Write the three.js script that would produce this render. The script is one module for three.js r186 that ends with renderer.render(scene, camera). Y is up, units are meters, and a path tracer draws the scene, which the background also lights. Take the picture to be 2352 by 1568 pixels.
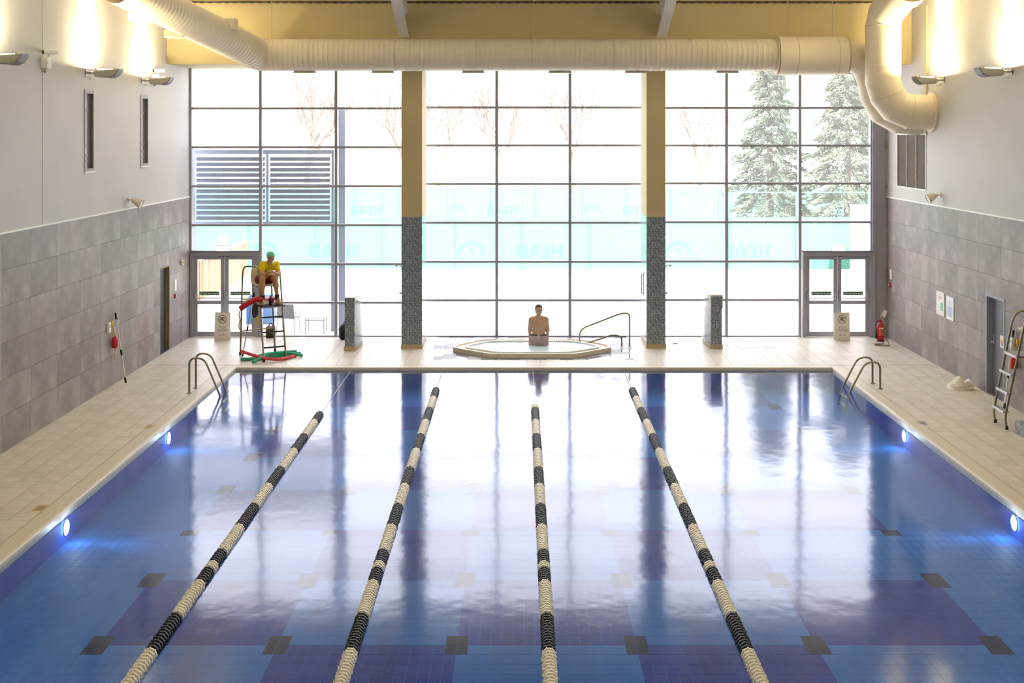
import * as THREE from 'three';
import { RectAreaLightUniformsLib } from 'three/addons/lights/RectAreaLightUniformsLib.js';
import { MarchingCubes } from 'three/addons/objects/MarchingCubes.js';
import { RoundedBoxGeometry } from 'three/addons/geometries/RoundedBoxGeometry.js';
import { mergeGeometries, toCreasedNormals, mergeVertices } from 'three/addons/utils/BufferGeometryUtils.js';

// ---------- camera, sky, exposure ----------
const scene = new THREE.Scene();
const camera = new THREE.PerspectiveCamera(2 * Math.atan(784 / 2850) * 180 / Math.PI, 2352 / 1568, 0.1, 400);
camera.position.set(0, 5.26, 0);
camera.setViewOffset(2352, 1568, -17, 480, 2352, 1568);   // shift lens: level camera, lens dropped so that verticals stay upright
scene.background = new THREE.Color(0.97, 0.965, 1.05);       // bright even overcast
scene.backgroundIntensity = 5.4;
const sun = new THREE.DirectionalLight(new THREE.Color(1.0, 0.97, 0.92), 16);   // high sun behind the building: lights the garden, not the hall
sun.position.set(8, 44, -14); sun.target.position.set(0, 0, -50); sun.castShadow = true; sun.shadow.radius = 2;
Object.assign(sun.shadow.camera, { left: -70, right: 70, top: 80, bottom: -80, near: 1, far: 220 }); scene.add(sun, sun.target);
const renderer = new THREE.WebGLRenderer({ antialias: true });
renderer.toneMapping = THREE.LinearToneMapping;
renderer.toneMappingExposure = 1.0;
renderer.shadowMap.enabled = true;
RectAreaLightUniformsLib.init();
const WARM = new THREE.Color(1.0, 0.84, 0.5), POOLLIGHT = new THREE.Color(0.9, 0.95, 1.0);

// ---------- helpers ----------
let seed = 7;
const rnd = () => { seed = (seed * 16807) % 2147483647; return seed / 2147483647; };
const rr = (a, b) => a + (b - a) * rnd();
const V = (a) => new THREE.Vector3(...a);
const taken = new Map();
function numbered(n) { const k = taken.get(n) || 0; taken.set(n, k + 1); return k ? n + '_' + String(k).padStart(3, '0') : n; }
function bx(w, h, d, x = 0, y = 0, z = 0) { return new THREE.BoxGeometry(w, h, d).translate(x, y, z); }
function b6(x0, x1, y0, y1, z0, z1) { return bx(x1 - x0, y1 - y0, Math.abs(z1 - z0), (x0 + x1) / 2, (y0 + y1) / 2, (z0 + z1) / 2); }
function rbx(w, h, d, r, x = 0, y = 0, z = 0, s = 2) { return new RoundedBoxGeometry(w, h, d, s, r).translate(x, y, z); }
function rod(a, b, r, r2 = r, n = 12) {
  const A = V(a), B = V(b), L = A.distanceTo(B), g = new THREE.CylinderGeometry(r2, r, L, n);
  g.applyQuaternion(new THREE.Quaternion().setFromUnitVectors(new THREE.Vector3(0, 1, 0), B.clone().sub(A).normalize()));
  return g.translate((A.x + B.x) / 2, (A.y + B.y) / 2, (A.z + B.z) / 2);
}
function tube(pts, r, seg = 48, n = 10, tension = 0.5) { return new THREE.TubeGeometry(new THREE.CatmullRomCurve3(pts.map(V), false, 'catmullrom', tension), seg, r, n, false); }
function bend(pts, rad, r, n = 10) {      // straight tube with rounded corners of radius rad
  const path = new THREE.CurvePath(), P = pts.map(V);
  let from = P[0];
  for (let i = 1; i < P.length - 1; i++) {
    const a = P[i - 1].clone().sub(P[i]), b = P[i + 1].clone().sub(P[i]), k = Math.min(rad, a.length() * 0.49, b.length() * 0.49);
    const p = P[i].clone().add(a.setLength(k)), q = P[i].clone().add(b.setLength(k));
    if (from.distanceTo(p) > 1e-4) path.add(new THREE.LineCurve3(from, p));
    path.add(new THREE.QuadraticBezierCurve3(p, P[i], q)); from = q;
  }
  path.add(new THREE.LineCurve3(from, P[P.length - 1]));
  return new THREE.TubeGeometry(path, pts.length * 14, r, n, false);
}
function ball(r, x, y, z, sx = 1, sy = 1, sz = 1, n = 16) { return new THREE.SphereGeometry(r, n, Math.ceil(n * 0.7)).scale(sx, sy, sz).translate(x, y, z); }
function prism(pts, depth, bevel = 0) {   // outline in x, y; thickness along z, centred
  const s = new THREE.Shape(pts.map((p) => new THREE.Vector2(...p)));
  return new THREE.ExtrudeGeometry(s, { depth: depth - 2 * bevel, bevelEnabled: bevel > 0, bevelThickness: bevel, bevelSize: bevel, bevelOffset: -bevel, bevelSegments: 1, curveSegments: 12 }).translate(0, 0, -depth / 2 + bevel);
}
function plate(pts, y0, y1, holes = []) { // outline in x, z; from y0 up to y1
  const s = new THREE.Shape(pts.map((p) => new THREE.Vector2(p[0], -p[1])));
  for (const h of holes) s.holes.push(new THREE.Path(h.map((p) => new THREE.Vector2(p[0], -p[1]))));
  return new THREE.ExtrudeGeometry(s, { depth: y1 - y0, bevelEnabled: false }).rotateX(-Math.PI / 2).translate(0, y0, 0);
}
function merge(gs) {
  const plain = gs.map((g) => { const q = g.index ? g.toNonIndexed() : g; for (const k of Object.keys(q.attributes)) if (!['position', 'normal', 'uv'].includes(k)) q.deleteAttribute(k); q.morphAttributes = {}; return q; });
  return plain.length > 1 ? mergeGeometries(plain) : plain[0];
}
function metres(g, k = 1, ou = 0, ov = 0) { // texture coordinates in metres along the two axes across each face's normal
  if (g.index) g = g.toNonIndexed();
  const p = g.attributes.position, n = g.attributes.normal, uv = new Float32Array(p.count * 2);
  for (let i = 0; i < p.count; i++) {
    const a = Math.abs(n.getX(i)), b = Math.abs(n.getY(i)), c = Math.abs(n.getZ(i));
    uv[2 * i] = (a > b && a > c ? p.getZ(i) : p.getX(i)) * k + ou;
    uv[2 * i + 1] = (b >= a && b >= c ? p.getZ(i) : p.getY(i)) * k + ov;
  }
  g.setAttribute('uv', new THREE.BufferAttribute(uv, 2));
  return g;
}
function mesh(name, geo, mat, parent = scene) {
  const m = new THREE.Mesh(Array.isArray(geo) ? merge(geo) : geo, mat);
  m.name = parent === scene ? numbered(name) : name; m.castShadow = m.receiveShadow = true; parent.add(m); return m;
}
function tag(o, label, category, group, kind) { Object.assign(o.userData, { label, category }, group && { group }, kind && { kind }); return o; }
function thing(name, label, category, [x, y, z] = [0, 0, 0], turn = 0, group) {
  const o = new THREE.Group(); o.name = numbered(name); o.position.set(x, y, z); o.rotation.y = turn; scene.add(o); return tag(o, label, category, group);
}
function struct(name, geo, mat, parent = scene, label, category) {
  const o = geo ? mesh(name, geo, mat, parent) : new THREE.Group();
  if (!geo) { o.name = name; parent.add(o); }
  if (parent === scene) o.userData.kind = 'structure';
  if (label) o.userData.label = label;
  if (category) o.userData.category = category;
  return o;
}
function part(name, geo, mat, parent, label, kind) { const o = mesh(name, geo, mat, parent); if (label) o.userData.label = label; if (kind) o.userData.kind = kind; return o; }

// ---------- textures ----------
function hash(x, y, s) { let h = (x * 374761393 + y * 668265263 + s * 974634777) | 0; h = Math.imul(h ^ (h >>> 13), 1274126177); return ((h ^ (h >>> 16)) >>> 0) / 4294967296; }
function vnoise(x, y, per, s) {
  const X = Math.floor(x), Y = Math.floor(y), u = x - X, v = y - Y, a = u * u * (3 - 2 * u), b = v * v * (3 - 2 * v), m = (k) => ((k % per) + per) % per;
  const h = (i, j) => hash(m(X + i), m(Y + j), s);
  return (h(0, 0) * (1 - a) + h(1, 0) * a) * (1 - b) + (h(0, 1) * (1 - a) + h(1, 1) * a) * b;
}
function fbm(u, v, per, oct, s) { let t = 0, w = 0, k = 1; for (let i = 0; i < oct; i++) { t += k * vnoise(u * per, v * per, per, s + i); w += k; k *= 0.55; per *= 2; } return t / w; }
function tex(n, fn, srgb = true, rep = 1) {
  const a = new Uint8Array(n * n * 4);
  for (let y = 0; y < n; y++) for (let x = 0; x < n; x++) { const c = fn(x / n, y / n, x, y), o = (y * n + x) * 4; for (let k = 0; k < 3; k++) a[o + k] = Math.max(0, Math.min(255, Math.round(255 * (Array.isArray(c) ? c[k] : c)))); a[o + 3] = 255; }
  const t = new THREE.DataTexture(a, n, n, THREE.RGBAFormat);
  t.wrapS = t.wrapT = THREE.RepeatWrapping; t.magFilter = THREE.LinearFilter; t.minFilter = THREE.LinearFilter; t.repeat.set(rep, rep);
  if (srgb) t.colorSpace = THREE.SRGBColorSpace; t.needsUpdate = true; return t;
}
function print(w, h, draw) {
  const c = document.createElement('canvas'); c.width = w; c.height = h; const g = c.getContext('2d'); draw(g, w, h);
  const t = new THREE.CanvasTexture(c); t.colorSpace = THREE.SRGBColorSpace; return t;
}
const stoneT = tex(512, (u, v) => { const a = fbm(u, v, 4, 5, 3), b = fbm(u, v, 9, 4, 31), c = fbm(u * 1, v, 3, 3, 77); const k = 0.80 + 0.20 * (a - 0.5) * 2 + 0.07 * (b - 0.5) + (c > 0.58 ? 0.04 : 0); return [k, k * 0.985, k * 0.975]; }, true, 0.45);
const plasterT = tex(256, (u, v) => { const k = 0.97 + 0.05 * (fbm(u, v, 4, 5, 12) - 0.5); return [k, k, k]; }, true, 0.3);
const deckT = tex(256, (u, v) => { const k = 0.94 + 0.12 * (fbm(u, v, 6, 4, 5) - 0.5); return [k, k * 0.995, k * 0.985]; }, true, 0.7);
const wetT = tex(256, (u, v) => { const k = fbm(u, v, 5, 4, 19); return k > 0.5 ? 0.12 : 0.42 + 0.2 * (0.5 - k); }, false, 0.35);
const mosaicT = tex(256, (u, v, x, y) => {
  const i = x >> 4, j = y >> 4, gx = x & 15, gy = y & 15;
  if (gx < 2 || gy < 2) return [0.84, 0.86, 0.86];
  const r = hash(i, j, 4), pal = [[0.22, 0.26, 0.34], [0.29, 0.36, 0.44], [0.38, 0.46, 0.54], [0.14, 0.16, 0.22], [0.46, 0.53, 0.61], [0.26, 0.30, 0.43]];
  const c = pal[Math.floor(r * 6)], s = 0.9 + 0.2 * hash(i, j, 9); return c.map((q) => q * s);
}, true, 1 / (16 * 0.026));
const mosaicR = tex(256, (u, v, x, y) => ((x & 15) < 2 || (y & 15) < 2 ? 0.9 : 0.16), false, 1 / (16 * 0.026));
const ribT = tex(128, (u, v, x, y) => ((x & 15) < 3 || (y & 15) < 3 ? 0.86 : 0.98), true, 1 / (8 * 0.03));
const rippleN = (() => {     // slow ripples of the pool surface
  const n = 512, hgt = (x, y) => 0.6 * fbm(x / n, y / n, 6, 3, 41) + 0.4 * fbm(x / n, y / n, 18, 3, 57);
  const H = new Float32Array(n * n); for (let y = 0; y < n; y++) for (let x = 0; x < n; x++) H[y * n + x] = hgt(x, y);
  return tex(n, (u, v, x, y) => { const dx = H[y * n + (x + 1) % n] - H[y * n + (x + n - 1) % n], dy = H[((y + 1) % n) * n + x] - H[((y + n - 1) % n) * n + x], s = 10, l = Math.hypot(dx * s, dy * s, 1); return [0.5 - 0.5 * dx * s / l, 0.5 - 0.5 * dy * s / l, 0.5 + 0.5 / l]; }, false, 1 / 5);
})();

// ---------- materials ----------
const mat = (color, roughness = 0.6, more = {}) => new THREE.MeshStandardMaterial({ color, roughness, ...more });
const phys = (color, roughness, more) => new THREE.MeshPhysicalMaterial({ color, roughness, ...more });
const M = {
  plaster: mat(0xc4c2c1, 0.55, { map: plasterT }),
  bulkhead: mat(0xc2b288, 0.7, { map: plasterT }),
  roof: mat(0xdbd9d4, 0.7), trim: mat(0xf2f2ee, 0.35), grout: mat(0x8d8a86, 0.9), deckGrout: mat(0x9a9288, 0.9),
  frame: mat(0xa2a3b0, 0.45), frameDark: mat(0x6b6e78, 0.5), blueSteel: mat(0x76849f, 0.5),
  misted: phys(0xffffff, 0.26, { transmission: 1, thickness: 0, ior: 1.45 }),   // pool-hall glazing, faintly fogged
  glass: phys(0xffffff, 0, { transmission: 1, thickness: 0, ior: 1.45 }),
  wallTile: [0xa49c9f, 0xaaa2a5, 0x9d9598, 0xb0a8ab, 0xa7a0a5].map((c) => mat(c, 0.5, { map: stoneT })),
  deck: [0xe6e0d6, 0xeae4db, 0xe1dbd1, 0xe8e2d9].map((c) => mat(c, 0.38, { map: deckT })),
  deckWet: [0x7d7985, 0x86828e, 0x74707c].map((c) => mat(c, 1, { roughnessMap: wetT, map: deckT })),
  coping: mat(0xe4dccb, 0.4, { map: ribT }),
  mosaic: mat(0xffffff, 1, { map: mosaicT, roughnessMap: mosaicR }),
  plinth: mat(0xb7a98c, 0.5), duct: mat(0xe8dcc4, 0.45), ductBand: mat(0xd8ccb4, 0.5), steelWhite: mat(0xe6e4e4, 0.45),
  steel: mat(0x968c78, 0.3, { metalness: 1 }), steelDull: mat(0xa7a39b, 0.4, { metalness: 0.9 }), alu: mat(0xc4c4c6, 0.35, { metalness: 0.9 }),
  black: mat(0x141416, 0.5), rubber: mat(0x1c1c1e, 0.8), white: mat(0xf0efec, 0.5), cream: mat(0xe6dfcf, 0.55), red: mat(0xb3161c, 0.4), redDeep: mat(0x8d1216, 0.5), yellow: mat(0xe3b51a, 0.5),
  poolLight: [0x2d6eb6, 0x2b6bb2, 0x2f72bb].map((c) => phys(c, 0.55, { specularIntensity: 0.15 })), poolDark: [0x193690, 0x17338b, 0x1b3995].map((c) => phys(c, 0.55, { specularIntensity: 0.15 })), poolBlack: phys(0x121a38, 0.6, { specularIntensity: 0.15 }), poolWall: phys(0x2659b6, 0.55, { specularIntensity: 0.2 }), poolGrout: phys(0x3577be, 0.55, { specularIntensity: 0.15 }),
  water: phys(0xd4e6fb, 0.1, { transmission: 1, thickness: 0, ior: 1.33, normalMap: rippleN, normalScale: new THREE.Vector2(0.018, 0.018) }),
  floatWhite: mat(0xe9e4d2, 0.35), floatBlack: phys(0x0e0f14, 0.45, { specularIntensity: 0.5 }),
  door: mat(0x6b6d7c, 0.5), doorFrame: mat(0x8b90a6, 0.45), brown: mat(0x55483a, 0.7), darkBrown: mat(0x2e2720, 0.8),
  glow: new THREE.MeshStandardMaterial({ color: 0xffffff, emissive: WARM, emissiveIntensity: 14, roughness: 0.3 }),
  glowWhite: new THREE.MeshStandardMaterial({ color: 0xffffff, emissive: 0xffffff, emissiveIntensity: 1.6, roughness: 0.4 }),
  glowPool: new THREE.MeshStandardMaterial({ color: 0xffffff, emissive: POOLLIGHT, emissiveIntensity: 8, roughness: 0.4 }),
};
// ---------- the hall ----------
const XL = -8.49, XR = 9.45, ZB = -32, PX0 = -6.34, PX1 = 7.0, PZ0 = -27.77, PZ1 = -2.3, WATER = -0.065, BED = -0.48;
function sideWall(x, t, d0, d1, y0, y1, holes) {          // wall across x with rectangular openings [d0, d1, y0, y1]
  const s = new THREE.Shape([[d0, y0], [d1, y0], [d1, y1], [d0, y1]].map((p) => new THREE.Vector2(...p)));
  for (const [a, b, c, e] of holes) s.holes.push(new THREE.Path([[a, c], [a, e], [b, e], [b, c]].map((p) => new THREE.Vector2(...p))));
  return metres(new THREE.ExtrudeGeometry(s, { depth: t, bevelEnabled: false }).rotateY(Math.PI / 2).translate(x, 0, 0));
}
const SLOTS = [[24.2, 24.74, 4.49, 6.1], [27.8, 28.36, 4.5, 6.1]], GRILLE = [28.85, 31.0, 3.93, 5.2];
const DOORL = [29.26, 30.1, 0, 2.06], DOORR = [24.12, 25.1, 0, 2.02];
const wallL = struct('wall_left', sideWall(XL - 0.3, 0.3, -1.2, 32.4, 3.6, 11.6, SLOTS), M.plaster);
const wallR = struct('wall_right', sideWall(XR, 0.3, -1.2, 32.4, 3.6, 11.6, [GRILLE]), M.plaster);
struct('wall_front', metres(b6(XL - 0.3, XR + 0.3, -0.8, 11.6, 1.2, 1.5)), M.plaster);
struct('wall_back', metres(merge([b6(XL, XR, 6.91, 8.75, -29.9, -30.1), b6(XL, XR, 6.91, 7.1, -30.1, -32.3)])), M.bulkhead, scene, 'plain bulkhead above the glazing, behind the round duct');
{ // roof: rises from the bulkhead towards the viewer, then runs level
  const r = prism([[-1.6, 11.3], [22, 11.3], [30.3, 8.41], [30.3, 8.65], [22, 11.55], [-1.6, 11.55]], XR - XL + 0.6).rotateY(Math.PI / 2).translate((XL + XR) / 2, 0, 0);
  const c = struct('ceiling', r, M.roof);
  part('edge_purlin', [b6(XL, XR, 8.385, 8.41, -29.84, -29.88), ...Array.from({ length: 90 }, (_, i) => b6(XL + i * 0.2, XL + i * 0.2 + 0.1, 8.37, 8.39, -29.83, -29.88))], M.darkBrown, c);
}
// lower walls: backing with panel tiles 1.2 x 0.6 m hung in front of it
const tileGeo = {};
function slab(w, h, d, v) { const k = [w, h, d].map((q) => q.toFixed(3)) + ':' + v; return tileGeo[k] ??= metres(bx(w, h, d), 1, v * 0.37, v * 0.71); }
function panelWall(name, x, face, dStart, holes, label) {
  const back = struct(name, sideWall(face > 0 ? x - 0.3 : x, 0.3, -1.2, 32.4, -0.8, 3.6, holes.map(([a, b, c, e]) => [a, b, 0.001, e])), M.grout, scene, label);
  for (let c = 0; c < 20; c++) for (let r = 0; r < 6; r++) {
    let rects = [[dStart - c * 1.208 - 1.203, dStart - c * 1.208, r * 0.6 + 0.0025, r * 0.6 + 0.5975]];
    for (const [a, b, y0, y1] of holes) rects = rects.flatMap(([p, q, s, t]) => {
      if (q <= a || p >= b || t <= y0 || s >= y1) return [[p, q, s, t]];
      const out = []; if (p < a) out.push([p, a, s, t]); if (q > b) out.push([b, q, s, t]); if (t > y1) out.push([Math.max(p, a), Math.min(q, b), y1, t]); return out;
    });
    for (const [p, q, s, t] of rects) {
      if (q - p < 0.02) continue;
      const m = part('wall_tile', slab(0.014, t - s, q - p, Math.floor(rnd() * 4)), M.wallTile[Math.floor(rnd() * 5)], back);
      m.position.set(x + face * (0.005 + 0.001 * rnd()), (s + t) / 2, -(p + q) / 2);
    }
  }
  return back;
}
panelWall('wall_left_lower', XL, 1, 32.41, [DOORL], 'grey stone panel tiles on the lower left wall').name = 'wall_left_001';
panelWall('wall_right_lower', XR, -1, 32.77, [DOORR], 'grey stone panel tiles on the lower right wall').name = 'wall_right_001';
struct('trim_1', bx(0.03, 0.03, 33, XL + 0.012, 3.607, -15.6), M.trim); struct('trim_2', bx(0.03, 0.03, 33, XR - 0.012, 3.607, -15.6), M.trim);
part('panel_joint', [bx(0.006, 8, 0.008, XL + 0.001, 7.62, -22.08), bx(0.006, 8, 0.008, XL + 0.001, 7.62, -13)], M.grout, wallL);
part('panel_joint', bx(0.03, 3.0, 0.03, XR - 0.012, 6.7, -28.75), M.bulkhead, wallR);

// ---------- pool deck ----------
function deckTiles(parent, x0, x1, d0, d1, p, mats, skip) {
  const all = [], n = Math.round((x1 - x0) / p), w = (x1 - x0) / n, rows = Math.round((d1 - d0) / p); p = (d1 - d0) / rows;
  for (let k = 0, d = d1; k < rows; k++, d = d1 - k * p) for (let i = 0; i < n; i++) {
    const x = x0 + (i + 0.5) * w, e = d - p / 2; if (!(skip && skip(x, e))) all.push([x, e]);
  }
  all.sort((a, b) => a[1] - b[1]);
  const far = [];
  all.forEach(([x, d], i) => {
    if (i >= 300) { far.push(metres(bx(w - 0.005, 0.012, p - 0.005, x, -0.006, -d))); return; }
    const m = part('deck_tile', slab(w - 0.005, 0.012, p - 0.005, Math.floor(rnd() * 4)), mats[Math.floor(rnd() * mats.length)], parent);
    m.position.set(x, -0.0055 + 0.001 * rnd(), -d);
  });
  if (far.length) part('deck_tile', merge(far), mats[0], parent, undefined, 'stuff');
}
const TUBZONE = [-2.1, 2.75, 28.55, 32];
const floorFar = struct('floor', b6(XL - 0.3, XR + 0.3, -0.8, -0.012, -28.05, -32.1), M.deckGrout, scene, 'pale deck tiles between the pool and the glazing');
deckTiles(floorFar, XL, XR, 28.08, 31.97, 0.31, M.deck, (x, d) => x > TUBZONE[0] && x < TUBZONE[1] && d > TUBZONE[2]);
const floorL = struct('floor_left', b6(XL - 0.3, PX0 - 0.28, -0.8, -0.012, 1.5, -28.05), M.deckGrout, scene, 'pale deck tiles along the left wall');
deckTiles(floorL, XL, PX0 - 0.29, 13.4, 28.04, 0.31, M.deck);
part('near_paving', metres(b6(XL, PX0 - 0.29, -0.012, 0, 1.2, -13.4)), M.deck[0], floorL);
const floorR = struct('floor_right', b6(PX1 + 0.28, XR + 0.3, -0.8, -0.012, 1.5, -28.05), M.deckGrout, scene, 'pale deck tiles along the right wall');
deckTiles(floorR, PX1 + 0.29, XR, 16.5, 28.04, 0.31, M.deck);
part('near_paving', metres(b6(PX1 + 0.29, XR, -0.012, 0, 1.2, -16.5)), M.deck[0], floorR);
struct('floor_front', metres(b6(PX0 - 0.28, PX1 + 0.28, -0.8, 0, 1.5, PZ1 + 0.28)), M.deck[0]);
function nose(w) { return [[-w, -0.2], [-w, 0.002], [-0.05, 0.006], [-0.012, 0.0], [0, -0.02], [0, -0.085], [-0.03, -0.1], [-0.03, -0.2]]; }
const coping = struct('pool_coping', null, null, scene, 'rounded off-white tiled coping around the pool'); coping.userData.category = 'coping';
{
  const L = PZ1 - PZ0 + 0.5, c = (PZ0 + PZ1) / 2, W = PX1 - PX0;
  part('coping_edge', metres(prism(nose(0.28), L).translate(PX0, 0, c)), M.coping, coping);
  part('coping_edge', metres(prism(nose(0.28), L).rotateY(Math.PI).translate(PX1, 0, c)), M.coping, coping);
  part('coping_edge', metres(prism(nose(0.28), W).rotateY(-Math.PI / 2).translate((PX0 + PX1) / 2, 0, PZ0)), M.coping, coping);
  part('coping_edge', metres(prism(nose(0.28), W).rotateY(Math.PI / 2).translate((PX0 + PX1) / 2, 0, PZ1)), M.coping, coping);
  for (const x of [PX0 - 0.284, PX1 + 0.284]) part('coping_joint', bx(0.008, 0.004, L, x, -0.001, c), M.deckGrout, coping);
}
[[-6.705, 0, -17.371], [-6.598, 0, -22.176], [7.287, 0, -22.475], [3.883, 0, -30.909], [5.8, 0, -30.782]].forEach(([x, , z], i) => {
  const t = thing('drain_cover', ['brass coloured drain cover in the left deck beside the nearer pool lamp', 'small drain cover in the left deck below the leaning reaching pole', 'small drain cover in the right deck beside the pool edge', 'round steel floor drain between the right tiled pillar and the half wall', 'thin framed access cover in the deck before the right glazing'][i], 'drain cover', [x, 0, z]);
  const s = i === 3 ? [0.16, 0.1] : i === 4 ? [0.9, 0.9] : [0.15, 0.24];
  part('frame', [bx(s[0], 0.006, 0.012, 0, 0.002, s[1] / 2), bx(s[0], 0.006, 0.012, 0, 0.002, -s[1] / 2), bx(0.012, 0.006, s[1], s[0] / 2, 0.002, 0), bx(0.012, 0.006, s[1], -s[0] / 2, 0.002, 0)], i < 2 ? M.yellow : M.steelDull, t);
  if (i < 4) { part('plate', bx(s[0] - 0.02, 0.003, s[1] - 0.02, 0, 0.001, 0), i < 2 ? M.plinth : M.steelDull, t); part('slot', Array.from({ length: 4 }, (_, k) => bx(s[0] - 0.05, 0.002, 0.008, 0, 0.003, (k - 1.5) * s[1] / 5)), M.darkBrown, t); }
});

// ---------- the pool ----------
const basin = struct('pool_basin', null, null, scene, 'blue tiled pool basin with a chequered floor'); basin.userData.category = 'pool';
part('basin_wall', [b6(PX0 - 0.28, PX0 - 0.012, -0.8, -0.15, PZ1 + 0.28, PZ0 - 0.28), b6(PX1 + 0.012, PX1 + 0.28, -0.8, -0.15, PZ1 + 0.28, PZ0 - 0.28), b6(PX0, PX1, -0.8, -0.15, PZ0 - 0.28, PZ0 - 0.012), b6(PX0, PX1, -0.8, -0.15, PZ1 + 0.012, PZ1 + 0.28)], M.poolWall, basin);
part('basin_slab', b6(PX0 - 0.2, PX1 + 0.2, -0.8, BED - 0.0025, PZ1 + 0.2, PZ0 - 0.2), M.poolGrout, basin);
{
  const NX = -4.72, NZ = 13.9, P = 2.01, cells = [], loose = [[], [], [], [], [], []], big = [[], []], near = [], blocks = [];
  for (let k = -1; k <= 5; k++) for (let j = -6; j <= 6; j++) {
    const x0 = Math.max(NX + k * P, PX0 + 0.012), x1 = Math.min(NX + (k + 1) * P, PX1 - 0.012), d0 = Math.max(NZ + j * P, -PZ1), d1 = Math.min(NZ + (j + 1) * P, -PZ0 - 0.012);
    if (d1 - d0 < 0.1 || x1 - x0 < 0.1) continue;
    const dark = k >= 0 && k <= 4 && (k + j) % 2 === 0 ? 1 : 0;
    if (j < -1 || j > 1) { big[dark].push(b6(x0, x1, BED - 0.006, BED, -d0, -d1)); continue; }
    const nx = Math.max(1, Math.round((x1 - x0) / 0.1256)), nd = Math.round((d1 - d0) / 0.2512), w = (x1 - x0) / nx, l = (d1 - d0) / nd;
    for (let a = 0; a < nx; a++) for (let b = 0; b < nd; b++) {
      const cx = x0 + (a + 0.5) * w, cd = d0 + (b + 0.5) * l;
      const block = k >= -1 && [...Array(7).keys()].some((q) => Math.abs(cx - (NX + q * P)) < 0.128 && q < 6) && [-1, 0, 1, 2].some((q) => Math.abs(cd - (NZ + q * P)) < 0.26);
      near.push([cx, cd, w, l, block ? 2 : dark]);
    }
  }
  near.sort((p, q) => (q[4] - p[4] && (q[1] < 16 && p[1] < 16)) ? q[4] - p[4] : p[1] - q[1]);
  const shown = near.filter((n) => n[1] > 12.2 && n[4] > 0 && n[1] < 15.9).sort((p, q) => p[1] - q[1]).slice(0, 300), set = new Set(shown);
  for (const n of near) {
    const [x, d, w, l, c] = n, v = Math.floor(rnd() * 3), m = c === 2 ? M.poolBlack : (c ? M.poolDark : M.poolLight)[v];
    if (set.has(n)) { const t = part('pool_tile', slab(w - 0.005, 0.008, l - 0.005, 0), m, basin); t.position.set(x, BED - 0.0035 + 0.001 * rnd(), -d); }
    else loose[c === 2 ? 5 : c * 2 + (v & 1)].push(bx(w - 0.005, 0.008, l - 0.005, x, BED - 0.0035, -d));
  }
  [M.poolLight[0], M.poolLight[2], M.poolDark[0], M.poolDark[2], M.poolDark[1], M.poolBlack].forEach((m, i) => loose[i].length && part('pool_tile', merge(loose[i]), m, basin, undefined, 'stuff'));
  part('light_field', merge(big[0]), M.poolLight[1], basin); part('dark_field', merge(big[1]), M.poolDark[1], basin);
  for (let q = 0; q < 6; q++) for (const j of [3, 4, 5, 6]) part('marker_tile', bx(0.24, 0.008, 0.5, NX + q * P, BED + 0.001, -(NZ + j * P)), M.poolBlack, basin);
}
const waterGeo = new THREE.PlaneGeometry(PX1 - PX0 + 0.02, PZ1 - PZ0 + 0.02).rotateX(-Math.PI / 2).translate((PX0 + PX1) / 2, WATER, (PZ0 + PZ1) / 2);
metres(waterGeo); { const g = metres(waterGeo); const w = mesh('pool_water', g, M.water); tag(w, 'still blue water surface filling the swimming pool', 'water', undefined, 'stuff'); }

// ---------- glazing ----------
const ROWS = [[5.878, 4.878, 3.876, 2.871, 1.869, 0.876], [5.902, 4.923, 3.932, 2.936, 1.931, 0.937], [5.89, 4.92, 3.945, 2.95, 1.94, 0.945]];
const COLS = [[XL + 0.02, -6.664, -4.72, -2.62], [-2.62, -0.584, 1.302, 3.32], [3.32, 5.33, 7.22, 9.07]];
const TOP = 6.91, DT = 2.19;
ROWS.forEach((rows, b) => {
  const w = struct('window_' + (b + 1), null, null, scene, ['left bay of the tall grid glazing above the left exit doors', 'middle bay of the tall grid glazing behind the hot tub', 'right bay of the tall grid glazing beside the right exit doors'][b]);
  const cols = COLS[b], doorCol = b === 0 ? 0 : b === 2 ? 2 : -1;
  cols.forEach((x, i) => { if ((b === 1 && (i === 0 || i === 3)) || (b === 0 && i === 3) || (b === 2 && i === 0)) return; part('mullion', [b6(x - 0.036, x + 0.036, 0, TOP, ZB - 0.1, ZB + 0.09), b6(x - 0.02, x + 0.02, 0, TOP, ZB + 0.09, ZB + 0.1)], M.frame, w); });
  for (let i = 0; i < 3; i++) {
    const lines = [TOP, ...rows, 0.0];
    for (let r = 0; r < 7; r++) {
      const y1 = lines[r], y0 = lines[r + 1], inDoor = i === doorCol && y1 < DT + 0.3;
      if (r > 0 && !inDoor) part('transom', b6(cols[i] + 0.02, cols[i + 1] - 0.02, y1 - 0.028, y1 + 0.028, ZB - 0.06, ZB + 0.06), M.frame, w);
      if (inDoor) continue;
      const low = i === doorCol && y0 < DT ? DT : y0;
      part('pane', new THREE.PlaneGeometry(cols[i + 1] - cols[i] - 0.06, y1 - low - 0.05).translate((cols[i] + cols[i + 1]) / 2, (y1 + low) / 2, ZB), M.misted, w);
    }
    if (i !== doorCol) part('sill', b6(cols[i] + 0.02, cols[i + 1] - 0.02, 0, 0.03, ZB - 0.06, ZB + 0.05), M.frame, w);
  }
});
struct('trim_3', [b6(9.09, XR, 0, TOP, ZB + 0.1, ZB - 0.2), b6(9.07, 9.13, 0, TOP, ZB + 0.16, ZB + 0.1)], M.frame, scene, 'dark grey steel post between the right glazing and the right wall');
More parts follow.
